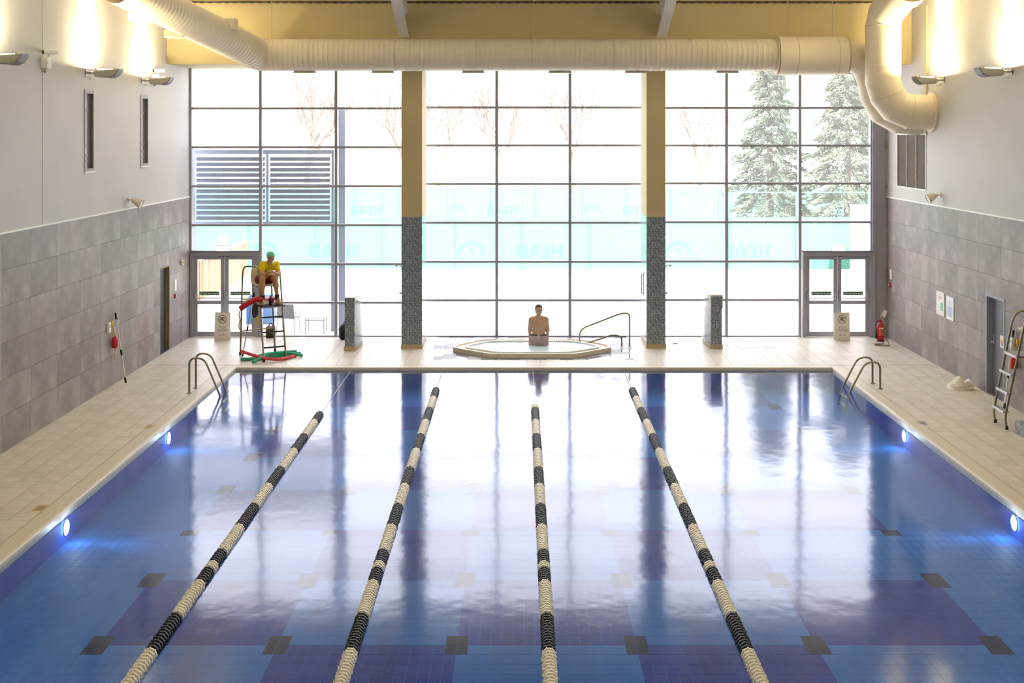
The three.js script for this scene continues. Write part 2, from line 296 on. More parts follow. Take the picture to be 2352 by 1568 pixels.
[4.9, 3.85, 2.9, 1.6].forEach((y) => part('clamp', [bx(0.05, 0.05, 0.09, XR - 0.03, y, ZB + 0.13), rod([XR - 0.02, y - 0.05, ZB + 0.16], [XR - 0.02, y + 0.06, ZB + 0.16], 0.012)], M.steelDull, scene.getObjectByName('trim_3')));
struct('trim_4', b6(XL - 0.1, XL + 0.03, 0, TOP, ZB + 0.06, ZB - 0.25), M.frame);

// glazed exit doors
const pushT = print(512, 88, (g, w, h) => {
  g.fillStyle = '#1f5a44'; g.fillRect(0, 0, w, h); g.fillStyle = '#fff'; g.strokeStyle = '#fff'; g.lineWidth = 3; g.strokeRect(6, 8, 66, 72); g.lineWidth = 10; g.beginPath(); g.moveTo(18, 46); g.lineTo(34, 64); g.lineTo(60, 20); g.stroke();
  g.font = 'bold 56px sans-serif'; g.textBaseline = 'middle'; g.fillText('Push bar to open', 84, 46, 420);
});
const pushM = mat(0xffffff, 0.5, { map: pushT });
function exitDoor(n, x0, x1, label) {
  const d = struct('door_' + n, null, null, scene, label), xm = (x0 + x1) / 2, z = ZB + 0.02, w = (x1 - x0) / 2;
  part('door_frame', [b6(x0, x0 + 0.07, 0, DT - 0.1, z - 0.08, z + 0.1), b6(x1 - 0.07, x1, 0, DT - 0.1, z - 0.08, z + 0.1), b6(x0, x1, DT - 0.1, DT, z - 0.08, z + 0.12)], M.frame, d);
  part('head_trim', b6(x0 - 0.01, x1 + 0.01, DT, DT + 0.03, z - 0.08, z + 0.15), M.frameDark, d);
  for (const s of [0, 1]) {
    const a = s ? xm + 0.006 : x0 + 0.075, b = s ? x1 - 0.075 : xm - 0.006, t = DT - 0.11, st = 0.095;
    const leaf = part('door_leaf', [b6(a, a + st, 0.01, t, z - 0.03, z + 0.03), b6(b - st, b, 0.01, t, z - 0.03, z + 0.03), b6(a + st, b - st, t - 0.09, t, z - 0.03, z + 0.03), b6(a + st, b - st, 0.01, 0.13, z - 0.03, z + 0.03), b6(a + st, b - st, 0.84, 0.93, z - 0.03, z + 0.03)], M.frame, d);
    part('pane', new THREE.PlaneGeometry(b - a - 2 * st, 0.72).translate((a + b) / 2, 0.485, z), M.glass, leaf);
    part('pane', new THREE.PlaneGeometry(b - a - 2 * st, t - 1.02).translate((a + b) / 2, (t - 0.09 + 0.93) / 2, z), M.glass, leaf);
    part('push_bar', [rod([a + 0.02, 1.005, z + 0.08], [b - 0.02, 1.005, z + 0.08], 0.013), bx(0.05, 0.19, 0.07, a + 0.045, 1.06, z + 0.06), bx(0.05, 0.19, 0.07, b - 0.045, 1.06, z + 0.06)], M.alu, leaf);
    part('push_sticker', bx(0.52, 0.092, 0.002, (a + b) / 2 + 0.0, 1.115, z + 0.004), pushM, leaf, 'green sticker reading Push bar to open');
    part('closer', bx(0.1, 0.045, 0.05, s ? a + 0.07 : b - 0.07, t - 0.04, z + 0.055), M.alu, leaf);
  }
  return d;
}
exitDoor(1, XL + 0.03, -6.72, 'left pair of glazed exit doors behind the lifeguard chair');
exitDoor(2, 7.3, 9.08, 'right pair of glazed exit doors beside the fire extinguisher');

// slot windows high in the left wall
SLOTS.forEach(([a, b, y0, y1], i) => {
  const w = struct('window_' + (4 + i), null, null, scene, i ? 'narrow slot window in the left wall nearer the glazing' : 'narrow slot window in the left wall beside the panel joint'), x = XL;
  const f = 0.04;
  part('window_frame', [b6(x - 0.06, x + 0.012, y0 + 0.06, y1 - 0.075, -a, -a - f), b6(x - 0.06, x + 0.012, y0 + 0.06, y1 - 0.075, -b, -b + f), b6(x - 0.06, x + 0.012, y1 - 0.075, y1, -a, -b), b6(x - 0.06, x + 0.012, y0, y0 + 0.06, -a, -b)], mat(0x8f8c8e, 0.5), w);
  part('reveal_panel', b6(x - 0.04, x - 0.025, y0 + 0.05, y1 - 0.07, -a - 0.25, -b + 0.03), M.darkBrown, w);  // dark panel added in place of the far reveal
  part('panel_stile', b6(x - 0.025, x - 0.01, y0 + 0.055, y1 - 0.07, -a - 0.24, -a - 0.27), M.brown, w);
  part('pane', b6(x - 0.024, x - 0.018, y0 + 0.05, y1 - 0.07, -a - 0.03, -a - 0.25), phys(0xcfcada, 0.9, { transmission: 0.12, thickness: 0 }), w);
  for (const y of [y1 - 0.4, y0 + 0.5, y0 + 0.32, y0 + 0.2]) part('glazing_bar', bx(0.012, 0.035, 0.2, x - 0.012, y, -a - 0.14), M.frameDark, w);
  part('sill', bx(0.05, 0.025, b - a + 0.04, x + 0.01, y0 - 0.012, -(a + b) / 2), M.trim, w);
});
{ // return-air grille high in the right wall
  const [a, b, y0, y1] = GRILLE, t = thing('air_grille', 'dark brown three panel air grille in the right wall below the duct', 'grille', [XR, 0, 0]), w = (b - a) / 3;
  part('back_box', [b6(0.22, 0.3, y0, y1, -a, -b)], M.darkBrown, t);
  for (let i = 0; i < 3; i++) { const p = part('grille_panel', bx(0.02, y1 - y0, w - 0.02, 0.03, (y0 + y1) / 2, -a - (i + 0.5) * w), M.brown, t); part('louvre', Array.from({ length: 40 }, (_, k) => bx(0.012, 0.006, w - 0.05, 0.016, y0 + 0.03 + k * (y1 - y0 - 0.06) / 39, -a - (i + 0.5) * w)), M.brown, p); }
  [1, 2].forEach((i) => part('divider', bx(0.03, y1 - y0, 0.022, 0.012, (y0 + y1) / 2, -a - i * w), M.cream, t));
  part('rim', [b6(-0.012, -0.001, y0 - 0.03, y0, -a, -b), b6(-0.012, -0.001, y1, y1 + 0.03, -a, -b), b6(-0.012, -0.001, y0 - 0.03, y1 + 0.03, -a + 0.03, -a), b6(-0.012, -0.001, y0 - 0.03, y1 + 0.03, -b, -b - 0.03)], M.trim, t);
}
{ // left wall doorway: dark door set back behind a brown jamb
  const [a, b, , y1] = DOORL, d = struct('door_3', null, null, scene, 'dark narrow doorway in the left wall beside the small white notice'), x = XL;
  part('door_leaf', b6(x - 0.13, x - 0.09, 0.012, y1 - 0.04, -a - 0.03, -b + 0.05), mat(0x34353d, 0.5), d);
  part('jamb', [b6(x - 0.3, x + 0.012, 0.012, y1 - 0.04, -b + 0.05, -b), b6(x - 0.3, x + 0.012, 0.012, y1 - 0.04, -a, -a - 0.03), b6(x - 0.3, x + 0.012, y1 - 0.04, y1, -a, -b)], mat(0x857659, 0.6), d);
  part('threshold', b6(x - 0.3, x, 0, 0.012, -a, -b), mat(0x3d3f62, 0.6), d);
  part('handle', [rod([x - 0.085, 1.0, -a - 0.12], [x - 0.045, 1.0, -a - 0.12], 0.012), rbx(0.02, 0.2, 0.04, 0.008, x - 0.082, 1.02, -a - 0.12)], M.alu, d);
}
{ // right wall door
  const [a, b, , y1] = DOORR, d = struct('door_4', null, null, scene, 'grey door in a blue grey frame in the right wall behind the step ladder'), x = XR;
  part('door_leaf', b6(x + 0.1, x + 0.145, 0.01, y1 - 0.05, -a - 0.05, -b + 0.05), M.door, d);
  part('door_frame', [b6(x - 0.02, x + 0.2, 0.012, y1 - 0.06, -a, -a - 0.055), b6(x - 0.02, x + 0.2, 0.012, y1 - 0.06, -b, -b + 0.055), b6(x - 0.02, x + 0.2, y1 - 0.06, y1, -a, -b)], M.doorFrame, d);
  part('threshold', b6(x, x + 0.3, 0, 0.012, -a, -b), M.frameDark, d);
  part('handle', [rbx(0.014, 0.19, 0.04, 0.006, x + 0.095, 1.1, -b + 0.13), rod([x + 0.085, 1.06, -b + 0.13], [x + 0.045, 1.06, -b + 0.13], 0.01), rod([x + 0.045, 1.06, -b + 0.13], [x + 0.045, 1.06, -b + 0.25], 0.01)], M.alu, d);
  const t = print(96, 128, (g) => { g.fillStyle = '#f6f4f0'; g.fillRect(0, 0, 96, 128); g.fillStyle = '#e6c04a'; g.fillRect(26, 34, 50, 22); g.fillStyle = '#d8573e'; g.fillRect(26, 58, 50, 16); g.fillStyle = '#5b62a8'; g.fillRect(26, 78, 50, 26); g.fillStyle = '#fff'; for (let k = 0; k < 3; k++) g.fillRect(30, 82 + k * 7, 40, 2); });
  part('door_notice', bx(0.004, 0.24, 0.19, x + 0.097, 1.12, -a - 0.42), [0, 1, 2, 3, 4, 5].map((i) => (i === 1 ? mat(0xffffff, 0.5, { map: t }) : M.white)), d, 'small white notice with yellow, red and blue blocks');
}

// ---------- columns and half walls ----------
function mosaicPillar(name, label, cat, x0, x1, d0, d1, hm, hp, plasterTop) {
  const t = thing(name, label, cat, [(x0 + x1) / 2, 0, -(d0 + d1) / 2]), w = x1 - x0, l = d1 - d0;
  part('mosaic_face', metres(bx(w, hm - 0.08, l, 0, (hm + 0.08) / 2, 0), 1, 0.004, 0.01), M.mosaic, t);
  part('plinth', [bx(w + 0.03, 0.1, l + 0.03, 0, 0.05, 0)], M.plinth, t);
  if (plasterTop) part('shaft', metres(bx(w, TOP - hm, l, 0, (TOP + hm) / 2, 0)), M.bulkhead, t);
  else part('cap', bx(w + 0.004, 0.012, l + 0.004, 0, hm + 0.006, 0), M.white, t);
  return t;
}
mosaicPillar('pillar', 'tall pillar with dark mosaic lower half, left of the hot tub', 'pillar', -2.87, -2.37, 30.2, 31.55, 3.2, 0.1, true);
mosaicPillar('pillar', 'tall pillar with dark mosaic lower half, right of the hot tub handrail', 'pillar', 3.1, 3.56, 30.25, 31.6, 3.2, 0.1, true);
{ // half walls with a gently curved plan
  for (const [x0, x1, d0, d1, dir, lab] of [[-4.21, -3.97, 29.9, 31.3, 1, 'waist high mosaic half wall beside the black backpack'], [4.66, 4.93, 30.2, 31.5, -1, 'waist high mosaic half wall with a white towel over it']]) {
    const t = thing('half_wall', lab, 'half wall'), pts = (e, n = 8) => Array.from({ length: n + 1 }, (_, i) => { const s = i / n, k = dir * 0.07 * Math.sin(s * Math.PI); return [k * 1 + e, -(d0 + s * (d1 - d0))]; });
    const outline = (g) => [...pts(x0 - g), ...pts(x1 + g).reverse()].map(([x, z], i, a) => [x, z + (i === 0 || i === a.length - 1 ? g : (i === 8 || i === 9) ? -g : 0)]);
    part('mosaic_face', metres(plate(outline(0), 0.1, 1.27), 1, 0.007, 0.01), M.mosaic, t);
    part('plinth', plate(outline(0.018), 0, 0.1), M.plinth, t); part('cap', plate(outline(0.003), 1.27, 1.285), M.white, t);
  }
}
// ---------- rafters ----------
[[-2.78, 'left'], [3.43, 'right']].forEach(([x], i) => {
  const t = thing('roof_rafter', i ? 'white sloping steel rafter in line with the right pillar' : 'white sloping steel rafter in line with the left pillar', 'beam', [x, 7.55, -29.9]);
  t.rotation.x = -Math.atan(0.36); const L = 9;
  part('bottom_flange', bx(0.24, 0.03, L, 0, 0.015, L / 2), M.steelWhite, t);
  part('web', bx(0.02, 0.5, L, 0, 0.28, L / 2), M.steelWhite, t);
  part('top_flange', bx(0.24, 0.03, L, 0, 0.545, L / 2), M.steelWhite, t);
  for (const q of [0.9, 3.9]) part('stiffener', bx(0.22, 0.5, 0.02, 0, 0.28, q), M.steelWhite, t);
});
// ---------- round ducts ----------
function ribbed(a, b, r, pitch = 0.118, ridge = 0.006) {      // spiral-seamed straight duct from a to b
  const A = V(a), B = V(b), L = A.distanceTo(B), pts = [[r, 0]];
  for (let s = pitch; s < L - 0.02; s += pitch) pts.push([r, s - 0.012], [r + ridge, s], [r, s + 0.012]);
  pts.push([r, L]);
  const g = new THREE.LatheGeometry(pts.map((p) => new THREE.Vector2(...p)), 40);
  g.applyQuaternion(new THREE.Quaternion().setFromUnitVectors(new THREE.Vector3(0, 1, 0), B.clone().sub(A).normalize()));
  return toCreasedNormals(g.translate(...a), 0.5);
}
function segments(pts, r, n = 28) {                              // elbow of mitred segments through the points
  const gs = [];
  const P = pts.map(V), dirs = P.map((p, i) => (P[Math.min(i + 1, P.length - 1)].clone().sub(P[Math.max(i - 1, 0)])).normalize());
  let up = new THREE.Vector3(0.3, 0.2, 0.93);
  const rings = P.map((p, i) => { const d = dirs[i], u = up.clone().sub(d.clone().multiplyScalar(up.dot(d))).normalize(), v = d.clone().cross(u); up = u; const k = i > 0 && i < P.length - 1 ? 1 / Math.max(0.7, Math.cos(P[i].clone().sub(P[i - 1]).angleTo(P[i + 1].clone().sub(P[i])) / 2)) : 1;
    return Array.from({ length: n + 1 }, (_, q) => { const a = q / n * 2 * Math.PI; return p.clone().addScaledVector(u, Math.cos(a) * r).addScaledVector(v, Math.sin(a) * r); }); });
  const pos = [], idx = [];
  rings.forEach((ring) => ring.forEach((p) => pos.push(p.x, p.y, p.z)));
  for (let i = 0; i < rings.length - 1; i++) for (let q = 0; q < n; q++) { const a = i * (n + 1) + q, b = a + n + 1; idx.push(a, b, a + 1, a + 1, b, b + 1); }
  let g = new THREE.BufferGeometry(); g.setAttribute('position', new THREE.Float32BufferAttribute(pos, 3)); g.setIndex(idx); g.computeVertexNormals();
  g.setAttribute('uv', new THREE.Float32BufferAttribute(new Float32Array(pos.length / 3 * 2), 2));
  gs.push(toCreasedNormals(g, 0.3));
  return merge(gs);
}
function seam(p, dir, r) { const g = new THREE.TorusGeometry(r + 0.002, 0.008, 6, 36); g.applyQuaternion(new THREE.Quaternion().setFromUnitVectors(new THREE.Vector3(0, 0, 1), V(dir).normalize())); return g.translate(...p); }
{
  const r = 0.375, y = 7.08, z = -29.2, xa = -6.12;
  const t = thing('air_duct', 'long round off-white ribbed air duct running along the top of the glazing', 'duct');
  part('main_run', ribbed([xa, y, z], [6.05, y, z], r), M.duct, t);
  const C = [xa, y, z], e = V([-7.28, 7.78, -26.1]), dir = e.clone().sub(V(C)).normalize(), end = V(C).addScaledVector(dir, 5.2);
  part('side_run', ribbed(C, end.toArray(), r), M.duct, t);
  part('mitre_joint', [ball(r * 0.995, ...C, 1, 1, 1, 28)], M.duct, t);
  [-4.9, -2.9, -1.0, 0.3, 2.2, 4.4].forEach((x) => part('joint_band', seam([x, y, z], [1, 0, 0], r), M.ductBand, t));
  part('silencer', [new THREE.CylinderGeometry(0.455, 0.455, 1.6, 40).rotateZ(Math.PI / 2).translate(6.87, y - 0.02, z), new THREE.CylinderGeometry(0.455, 0.385, 0.06, 40).rotateZ(Math.PI / 2).translate(6.06, y - 0.02, z), new THREE.CylinderGeometry(0.385, 0.455, 0.05, 40).rotateZ(Math.PI / 2).translate(7.69, y - 0.02, z)], M.duct, t);
  [6.5, 7.45].forEach((x) => part('joint_band', seam([x, y - 0.02, z], [1, 0, 0], 0.456), M.ductBand, t));
  part('drop_elbow', segments([[7.6, y - 0.02, z], [7.95, y - 0.06, z - 0.02], [8.22, y - 0.28, z - 0.06], [8.36, y - 0.62, z - 0.1], [8.42, y - 0.95, z - 0.12], [8.62, 5.78, z - 0.14], [8.95, 5.6, z - 0.15], [XR + 0.02, 5.56, z - 0.15]], 0.37), M.duct, t);
  // outlets blowing down onto the glass
  [[701, 168], [880, 168], [1087, 168], [1285, 168], [1460, 168], [1670, 170]].forEach(([u]) => { const x = (u - 1193) * 29.35 / 2850; part('outlet', [bx(0.5, 0.1, 0.2, x, y - r + 0.01, z - 0.12), bx(0.52, 0.025, 0.24, x, y - r - 0.035, z - 0.12)], M.ductBand, t); });
  [[1.9, 0.35], [3.1, 0.5]].forEach(([s]) => { const p = V(C).addScaledVector(dir, s + 0.9); part('outlet', [rbx(0.42, 0.16, 0.34, 0.01, p.x - 0.3, p.y - 0.29, p.z)], M.duct, t); });
  const q = V(C).addScaledVector(dir, 1.75); part('access_box', [rbx(0.3, 0.26, 0.3, 0.02, q.x + 0.28, q.y + 0.22, q.z), bx(0.1, 0.16, 0.02, q.x + 0.36, q.y + 0.24, q.z + 0.155)], M.duct, t);
  [-5.82, 0.33, 6.3, 7.35].forEach((x) => part('hanger_rod', rod([x, y + r, z + 0.05], [x, 8.75, z + 0.05], 0.008, 0.008, 6), M.steelDull, t));
  // nearer duct coming down to the right wall
  const f = thing('air_duct', 'round off-white duct dropping down and bending into the right wall above the grille', 'duct'), zz = -28.42;
  part('drop', segments([[8.66, 9.2, -25.2], [8.5, 8.55, -26.9], [8.42, 8.2, -27.8], [8.36, 7.98, -28.3], [8.33, 7.7, zz], [8.33, 7.3, zz], [8.33, 6.75, zz], [8.33, 6.42, zz], [8.42, 6.12, zz], [8.62, 5.86, zz], [8.92, 5.74, zz], [XR + 0.02, 5.72, zz]], 0.4), M.duct, f);
  part('collar', segments([[8.46, 8.4, -27.3], [8.49, 8.52, -26.98]], 0.47), M.duct, f);
  part('spiral_run', ribbed([8.5, 8.56, -26.9], [8.78, 9.65, -24], 0.42), M.duct, f);
  [[[8.33, 7.7, zz], [0, 1, 0]], [[8.33, 6.75, zz], [0, 1, 0]], [[8.42, 6.12, zz], [-0.4, 1, 0]], [[8.92, 5.74, zz], [1, -0.2, 0]]].forEach(([p, d]) => part('joint_band', seam(p, d, 0.4), M.ductBand, f));
  part('wall_ring', new THREE.CylinderGeometry(0.46, 0.46, 0.05, 36).rotateZ(Math.PI / 2).translate(XR - 0.03, 5.72, zz), M.duct, f);
  [[8.9, 8.6, -26.6], [8.95, 9.2, -25]].forEach((p) => part('outlet', rbx(0.16, 0.3, 0.34, 0.01, ...p), M.duct, f));
}
// ---------- wall floodlights ----------
function flood(side, d) {
  const x = side < 0 ? XL : XR, s = -side, t = thing('wall_floodlight', side < 0 ? 'grey boat shaped uplighter on the left wall throwing warm light upwards' : 'grey boat shaped uplighter on the right wall throwing warm light upwards', 'wall light', [x, 6.4, -d], 0, side < 0 ? 'uplighters on the left wall' : 'uplighters on the right wall');
  const prof = [[0.2, 0.07], [0.66, 0.1], [0.67, 0.06], [0.62, -0.01], [0.54, -0.055], [0.42, -0.07], [0.24, -0.06], [0.2, -0.02]].map(([a, b]) => [a * s, b]);
  part('body', prism(s > 0 ? prof : prof.slice().reverse(), 0.3, 0.012), M.steelDull, t);
  part('end_cap', prism((s > 0 ? (q) => q : (q) => q.slice().reverse())([[0.665, 0.105], [0.685, 0.1], [0.675, 0.05], [0.62, -0.03], [0.53, -0.075], [0.48, -0.078], [0.55, -0.05], [0.63, 0.01]].map(([a, b]) => [a * s, b])), 0.31, 0.004), M.frameDark, t);
  part('bracket', [rbx(0.1, 0.05, 0.06, 0.008, 0.05 * s, 0.03, 0), rod([0.08 * s, 0.03, 0], [0.22 * s, 0.04, 0], 0.025), rbx(0.02, 0.12, 0.1, 0.005, 0.01 * s, 0.03, 0)], M.steelDull, t);
  for (const [q, h] of [[0.25, 0.085], [0.6, 0.105]]) part('clip', bx(0.03, 0.035, 0.32, q * s, h, 0), M.cream, t);
  part('cable_gland', [ball(0.03, 0.1 * s, -0.07, 0.03), tube([[0.1 * s, -0.08, 0.03], [0.14 * s, -0.1, 0.04], [0.2 * s, -0.1, 0.05]], 0.006, 10, 6)], M.cream, t);
  part('lamp_glass', bx(0.36, 0.012, 0.24, 0.43 * s, 0.092, 0), M.glow, t);
  const a = new THREE.SpotLight(WARM, 1450, 0, 0.36, 0.9, 2); a.position.set(0.3 * s, 0.14, 0); a.target.position.set(0.0, 2.0, 0); a.castShadow = true; a.shadow.radius = 3; t.add(a, a.target);
  const r = new THREE.RectAreaLight(WARM, 540, 0.34, 0.22); r.position.set(0.39 * s, 0.105, 0); r.lookAt(x + 0.43 * s, 20, -d); r.rotation.set(Math.PI / 2, 0, 0); t.add(r);
}
[27.9, 24.3, 19.6, 15.6, 11.6, 7.6].forEach((d) => flood(-1, d));
[27.6, 23.8, 19.8, 15.8, 11.8, 7.8].forEach((d) => flood(1, d));
// ---------- underwater lamps ----------
[[-1, 17.3], [-1, 22.35], [1, 17.5], [1, 22.5], [-1, 12.3], [1, 12.4], [-1, 7.3], [1, 7.4]].forEach(([s, d], i) => {
  const x = s < 0 ? PX0 + 0.012 : PX1 - 0.012, t = thing('pool_lamp', s < 0 ? 'round underwater lamp glowing white in the left pool wall' : 'round underwater lamp glowing white in the right pool wall', 'pool lamp', [x, -0.245, -d], 0, s < 0 ? 'underwater lamps on the left' : 'underwater lamps on the right');
  part('ring', new THREE.TorusGeometry(0.115, 0.008, 8, 24).rotateY(Math.PI / 2).translate(-s * 0.01, 0, 0), M.steel, t);
  part('lamp_lens', new THREE.SphereGeometry(0.11, 20, 10, 0, Math.PI * 2, 0, Math.PI / 2).scale(1, 0.35, 1).rotateZ(s * Math.PI / 2), M.glowPool, t);
  const l = new THREE.PointLight(POOLLIGHT, 0.45, 0, 2); l.position.set(-s * 0.16, 0.0, 0); l.castShadow = true; l.shadow.radius = 4; t.add(l);
  const b = new THREE.SpotLight(POOLLIGHT, 7, 0, 0.6, 1, 2); b.position.set(-s * 0.06, 0, 0); b.target.position.set(-s * 3, 0.1, 0); b.castShadow = true; b.shadow.radius = 4; t.add(b, b.target);
});
// ---------- lane ropes ----------
{
  const prof = [[0.012, -0.0355], [0.045, -0.034], [0.062, -0.02], [0.074, -0.014], [0.074, 0.014], [0.062, 0.02], [0.045, 0.034], [0.012, 0.0355]].map((p) => new THREE.Vector2(...p));
  const disc = new THREE.LatheGeometry(prof, 16).rotateX(Math.PI / 2);
  // fins on the rim of each float, so that the edge reads as toothed
  const fins = merge([toCreasedNormals(disc, 0.6), ...Array.from({ length: 8 }, (_, i) => bx(0.012, 0.01, 0.036, 0, 0.074, 0).rotateZ(i * Math.PI / 4))]);
  const bounds = [12.62, 13.58, 14.6, 14.98, 15.2, 15.66, 16.63, 17.6, 18.56, 19.53, 20.64, 21.66, 22.7, 23.7, 24.7, 25.7];
  const isBlack = (d) => { let k = 0; while (k < bounds.length && d > bounds[k]) k++; if (k === 0) return Math.floor(bounds[0] - d) % 2 === 1; return k % 2 === 1; };
  [[-3.76, 23.4], [-1.72, 25.6], [0.3, 24.0], [2.33, 25.6]].forEach(([x, far]) => {
    const t = thing('lane_rope', 'black and white disc lane rope floating along the pool', 'lane rope', [x, WATER + 0.012, 0], 0, 'lane ropes in the pool');
    part('cable', rod([0, 0, PZ1], [0, 0, PZ0], 0.004, 0.004, 6), M.steelDull, t);
    for (let d = 10.9; d < far; d += 0.0715) { const m = part('float_disc', fins, isBlack(d) ? M.floatBlack : M.floatWhite, t); m.position.z = -d; m.rotation.z = rnd() * 0.8; }
  });
}
// ---------- grab rails ----------
function grabRails(x, dir, h, zs, label) {
  const t = thing('pool_ladder', label, 'pool ladder');
  for (const z of zs) {
    part('handrail', bend([[x, 0.0, z], [x, h + 0.05, z], [x + dir * 0.3, h + 0.05, z], [x + dir * 0.64, -0.09, z], [x + dir * 0.72, -0.44, z]], 0.24, 0.021, 12), M.steel, t);
    part('flange', [new THREE.CylinderGeometry(0.055, 0.06, 0.012, 20).translate(x, 0.007, z)], M.steel, t);
  }
  for (const [k, y] of [[0.665, -0.2], [0.7, -0.38]]) part('step', bx(0.07, 0.02, Math.abs(zs[0] - zs[1]), x + dir * k, y, (zs[0] + zs[1]) / 2), M.steel, t);
}
grabRails(-6.66, 1, 0.66, [-25.54, -25.03], 'curved steel grab rails of the pool ladder at the left pool edge');
grabRails(7.4, -1, 0.5, [-26.0, -25.45], 'curved steel grab rails of the pool ladder at the right pool edge');
// ---------- hot tub ----------
{
  const C = [0.31, -29.97], wet = struct('floor_wet', b6(TUBZONE[0], TUBZONE[1], -0.05, -0.011, -TUBZONE[2], -31.97), M.deckGrout, scene, 'wet grey tiles around the hot tub'); wet.name = 'floor_001';
  const oct = (g) => [[-1.0, 1.03], [1.0, 1.03], [1.91 , 0.17], [1.91, -0.17], [1.28, -1.05], [-1.28, -1.05], [-1.91, -0.17], [-1.91, 0.17]].map(([x, z]) => { const k = 1 - g / 1.45, kz = 1 - g / 1.05; return [C[0] + x * k, C[1] + z * kz]; });
  const soft = (pts, r) => { const out = []; pts.forEach((p, i) => { const a = pts[(i + pts.length - 1) % pts.length], b = pts[(i + 1) % pts.length], la = Math.hypot(a[0] - p[0], a[1] - p[1]), lb = Math.hypot(b[0] - p[0], b[1] - p[1]), k = Math.min(r, la * 0.45, lb * 0.45), A = [p[0] + (a[0] - p[0]) * k / la, p[1] + (a[1] - p[1]) * k / la], B = [p[0] + (b[0] - p[0]) * k / lb, p[1] + (b[1] - p[1]) * k / lb]; for (let q = 0; q <= 5; q++) { const s = q / 5; out.push([(1 - s) ** 2 * A[0] + 2 * s * (1 - s) * p[0] + s * s * B[0], (1 - s) ** 2 * A[1] + 2 * s * (1 - s) * p[1] + s * s * B[1]]); } }); return out; };
  const W = 4.85 / 16;
  for (let i = 0; i < 16; i++) for (let j = 0; j < 11; j++) {
    const x = TUBZONE[0] + (i + 0.5) * W, d = TUBZONE[2] + (j + 0.5) * 0.31;
    if (Math.hypot((x - C[0]) / 1.5, (d + C[1]) / 0.85) < 0.9) continue;
    const m = part('deck_tile', slab(W - 0.005, 0.012, 0.305, Math.floor(rnd() * 4)), M.deckWet[Math.floor(rnd() * 3)], wet); m.position.set(x, -0.0055, -d);
  }
  const t = thing('hot_tub', 'octagonal hot tub with a raised cream rim set in wet grey tiles', 'hot tub');
  part('outer_rim', plate(soft(oct(0), 0.25), 0, 0.1, [soft(oct(0.06), 0.25).reverse()]), M.cream, t);
  part('overflow_channel', plate(soft(oct(0.06), 0.25), 0, 0.07, [soft(oct(0.24), 0.25).reverse()]), mat(0xcfc7ae, 0.5), t);
  part('inner_rim', plate(soft(oct(0.22), 0.3), 0, 0.105, [soft(oct(0.28), 0.3).reverse()]), M.white, t);
  part('shell', [plate(soft(oct(0.27), 0.3), 0.0, 0.05, [soft(oct(0.4), 0.3).reverse()])], M.white, t);
  part('overflow_grating', Array.from({ length: 40 }, (_, i) => bx(0.02, 0.012, 0.12, C[0] - 0.86 + i * 0.044, 0.105, C[1] - 0.86)), M.steelDull, t, undefined, 'stuff');
  const n = 60, pos = [], ring = soft(oct(0.275), 0.3), g = new THREE.ShapeGeometry(new THREE.Shape(ring.map((p) => new THREE.Vector2(p[0], -p[1])))).rotateX(-Math.PI / 2);
  // foaming water: fine grid clipped to the rim, lifted by noise
  const inside = (x, z) => { let c = false; for (let i = 0, j = ring.length - 1; i < ring.length; j = i++) if ((ring[i][1] > z) !== (ring[j][1] > z) && x < (ring[j][0] - ring[i][0]) * (z - ring[i][1]) / (ring[j][1] - ring[i][1]) + ring[i][0]) c = !c; return c; };
  const wg = new THREE.PlaneGeometry(3.8, 2.1, 150, 90).rotateX(-Math.PI / 2).translate(C[0], 0.075, C[1]), wp = wg.attributes.position, idx = wg.index.array, keep = [];
  for (let i = 0; i < wp.count; i++) { const x = wp.getX(i), z = wp.getZ(i); wp.setY(i, 0.072 + 0.028 * (fbm(x / 4 + 0.5, z / 4 + 9.5, 12, 3, 5) - 0.45)); }
  for (let i = 0; i < idx.length; i += 3) if ([0, 1, 2].every((k) => inside(wp.getX(idx[i + k]), wp.getZ(idx[i + k])))) keep.push(idx[i], idx[i + 1], idx[i + 2]);
  wg.setIndex(keep); wg.computeVertexNormals();
  tag(mesh('tub_water', wg, phys(0xcfe6ee, 0.22, { ior: 1.33 })), 'pale foaming water bubbling in the hot tub', 'water', undefined, 'stuff');
  const h = thing('tub_handrail', 'bent steel handrail looping beside the hot tub', 'handrail');
  part('rail', bend([[2.719, -0.006, -30.63], [2.719, 0.811, -30.63], [2.483, 0.789, -30.63], [1.494, 0.402, -30.63], [1.472, 0.058, -30.63], [1.741, 0.08, -30.63], [2.311, 0.273, -30.63], [2.526, 0.23, -30.63], [2.526, -0.006, -30.63]], 0.2, 0.02, 12), M.steel, h);
  for (const p of [[2.719, 0, -30.625], [2.525, 0, -30.625]]) part('flange', new THREE.CylinderGeometry(0.045, 0.05, 0.012, 18).translate(p[0], 0.006, -30.63), M.steel, h);
}
// showers on the pillars
[[-2.87, -1, 'slim shower on the side of the left tiled pillar'], [3.56, 1, 'slim shower on the side of the right tiled pillar']].forEach(([x, s, lab]) => {
  const t = thing('wall_shower', lab, 'shower', [x, 0, -30.6]);
  part('arm', tube([[0, 1.87, 0], [s * 0.04, 1.94, 0], [s * 0.1, 1.99, 0], [s * 0.16, 1.985, 0]], 0.01, 16, 8), M.steelDull, t);
  part('head', new THREE.CylinderGeometry(0.02, 0.05, 0.03, 16).translate(s * 0.17, 1.975, 0), M.steelDull, t);
  part('valve', [rod([0, 1.3, 0], [s * 0.07, 1.3, 0], 0.02), ball(0.025, s * 0.075, 1.3, 0)], M.steelDull, t);
  part('hose', tube([[s * 0.06, 1.29, 0.01], [s * 0.075, 1.1, 0.02], [s * 0.07, 0.98, 0.02], [s * 0.02, 0.95, 0.01], [s * 0.004, 1.5, 0], [s * 0.003, 1.86, 0]], 0.006, 40, 6), M.steelDull, t);
});
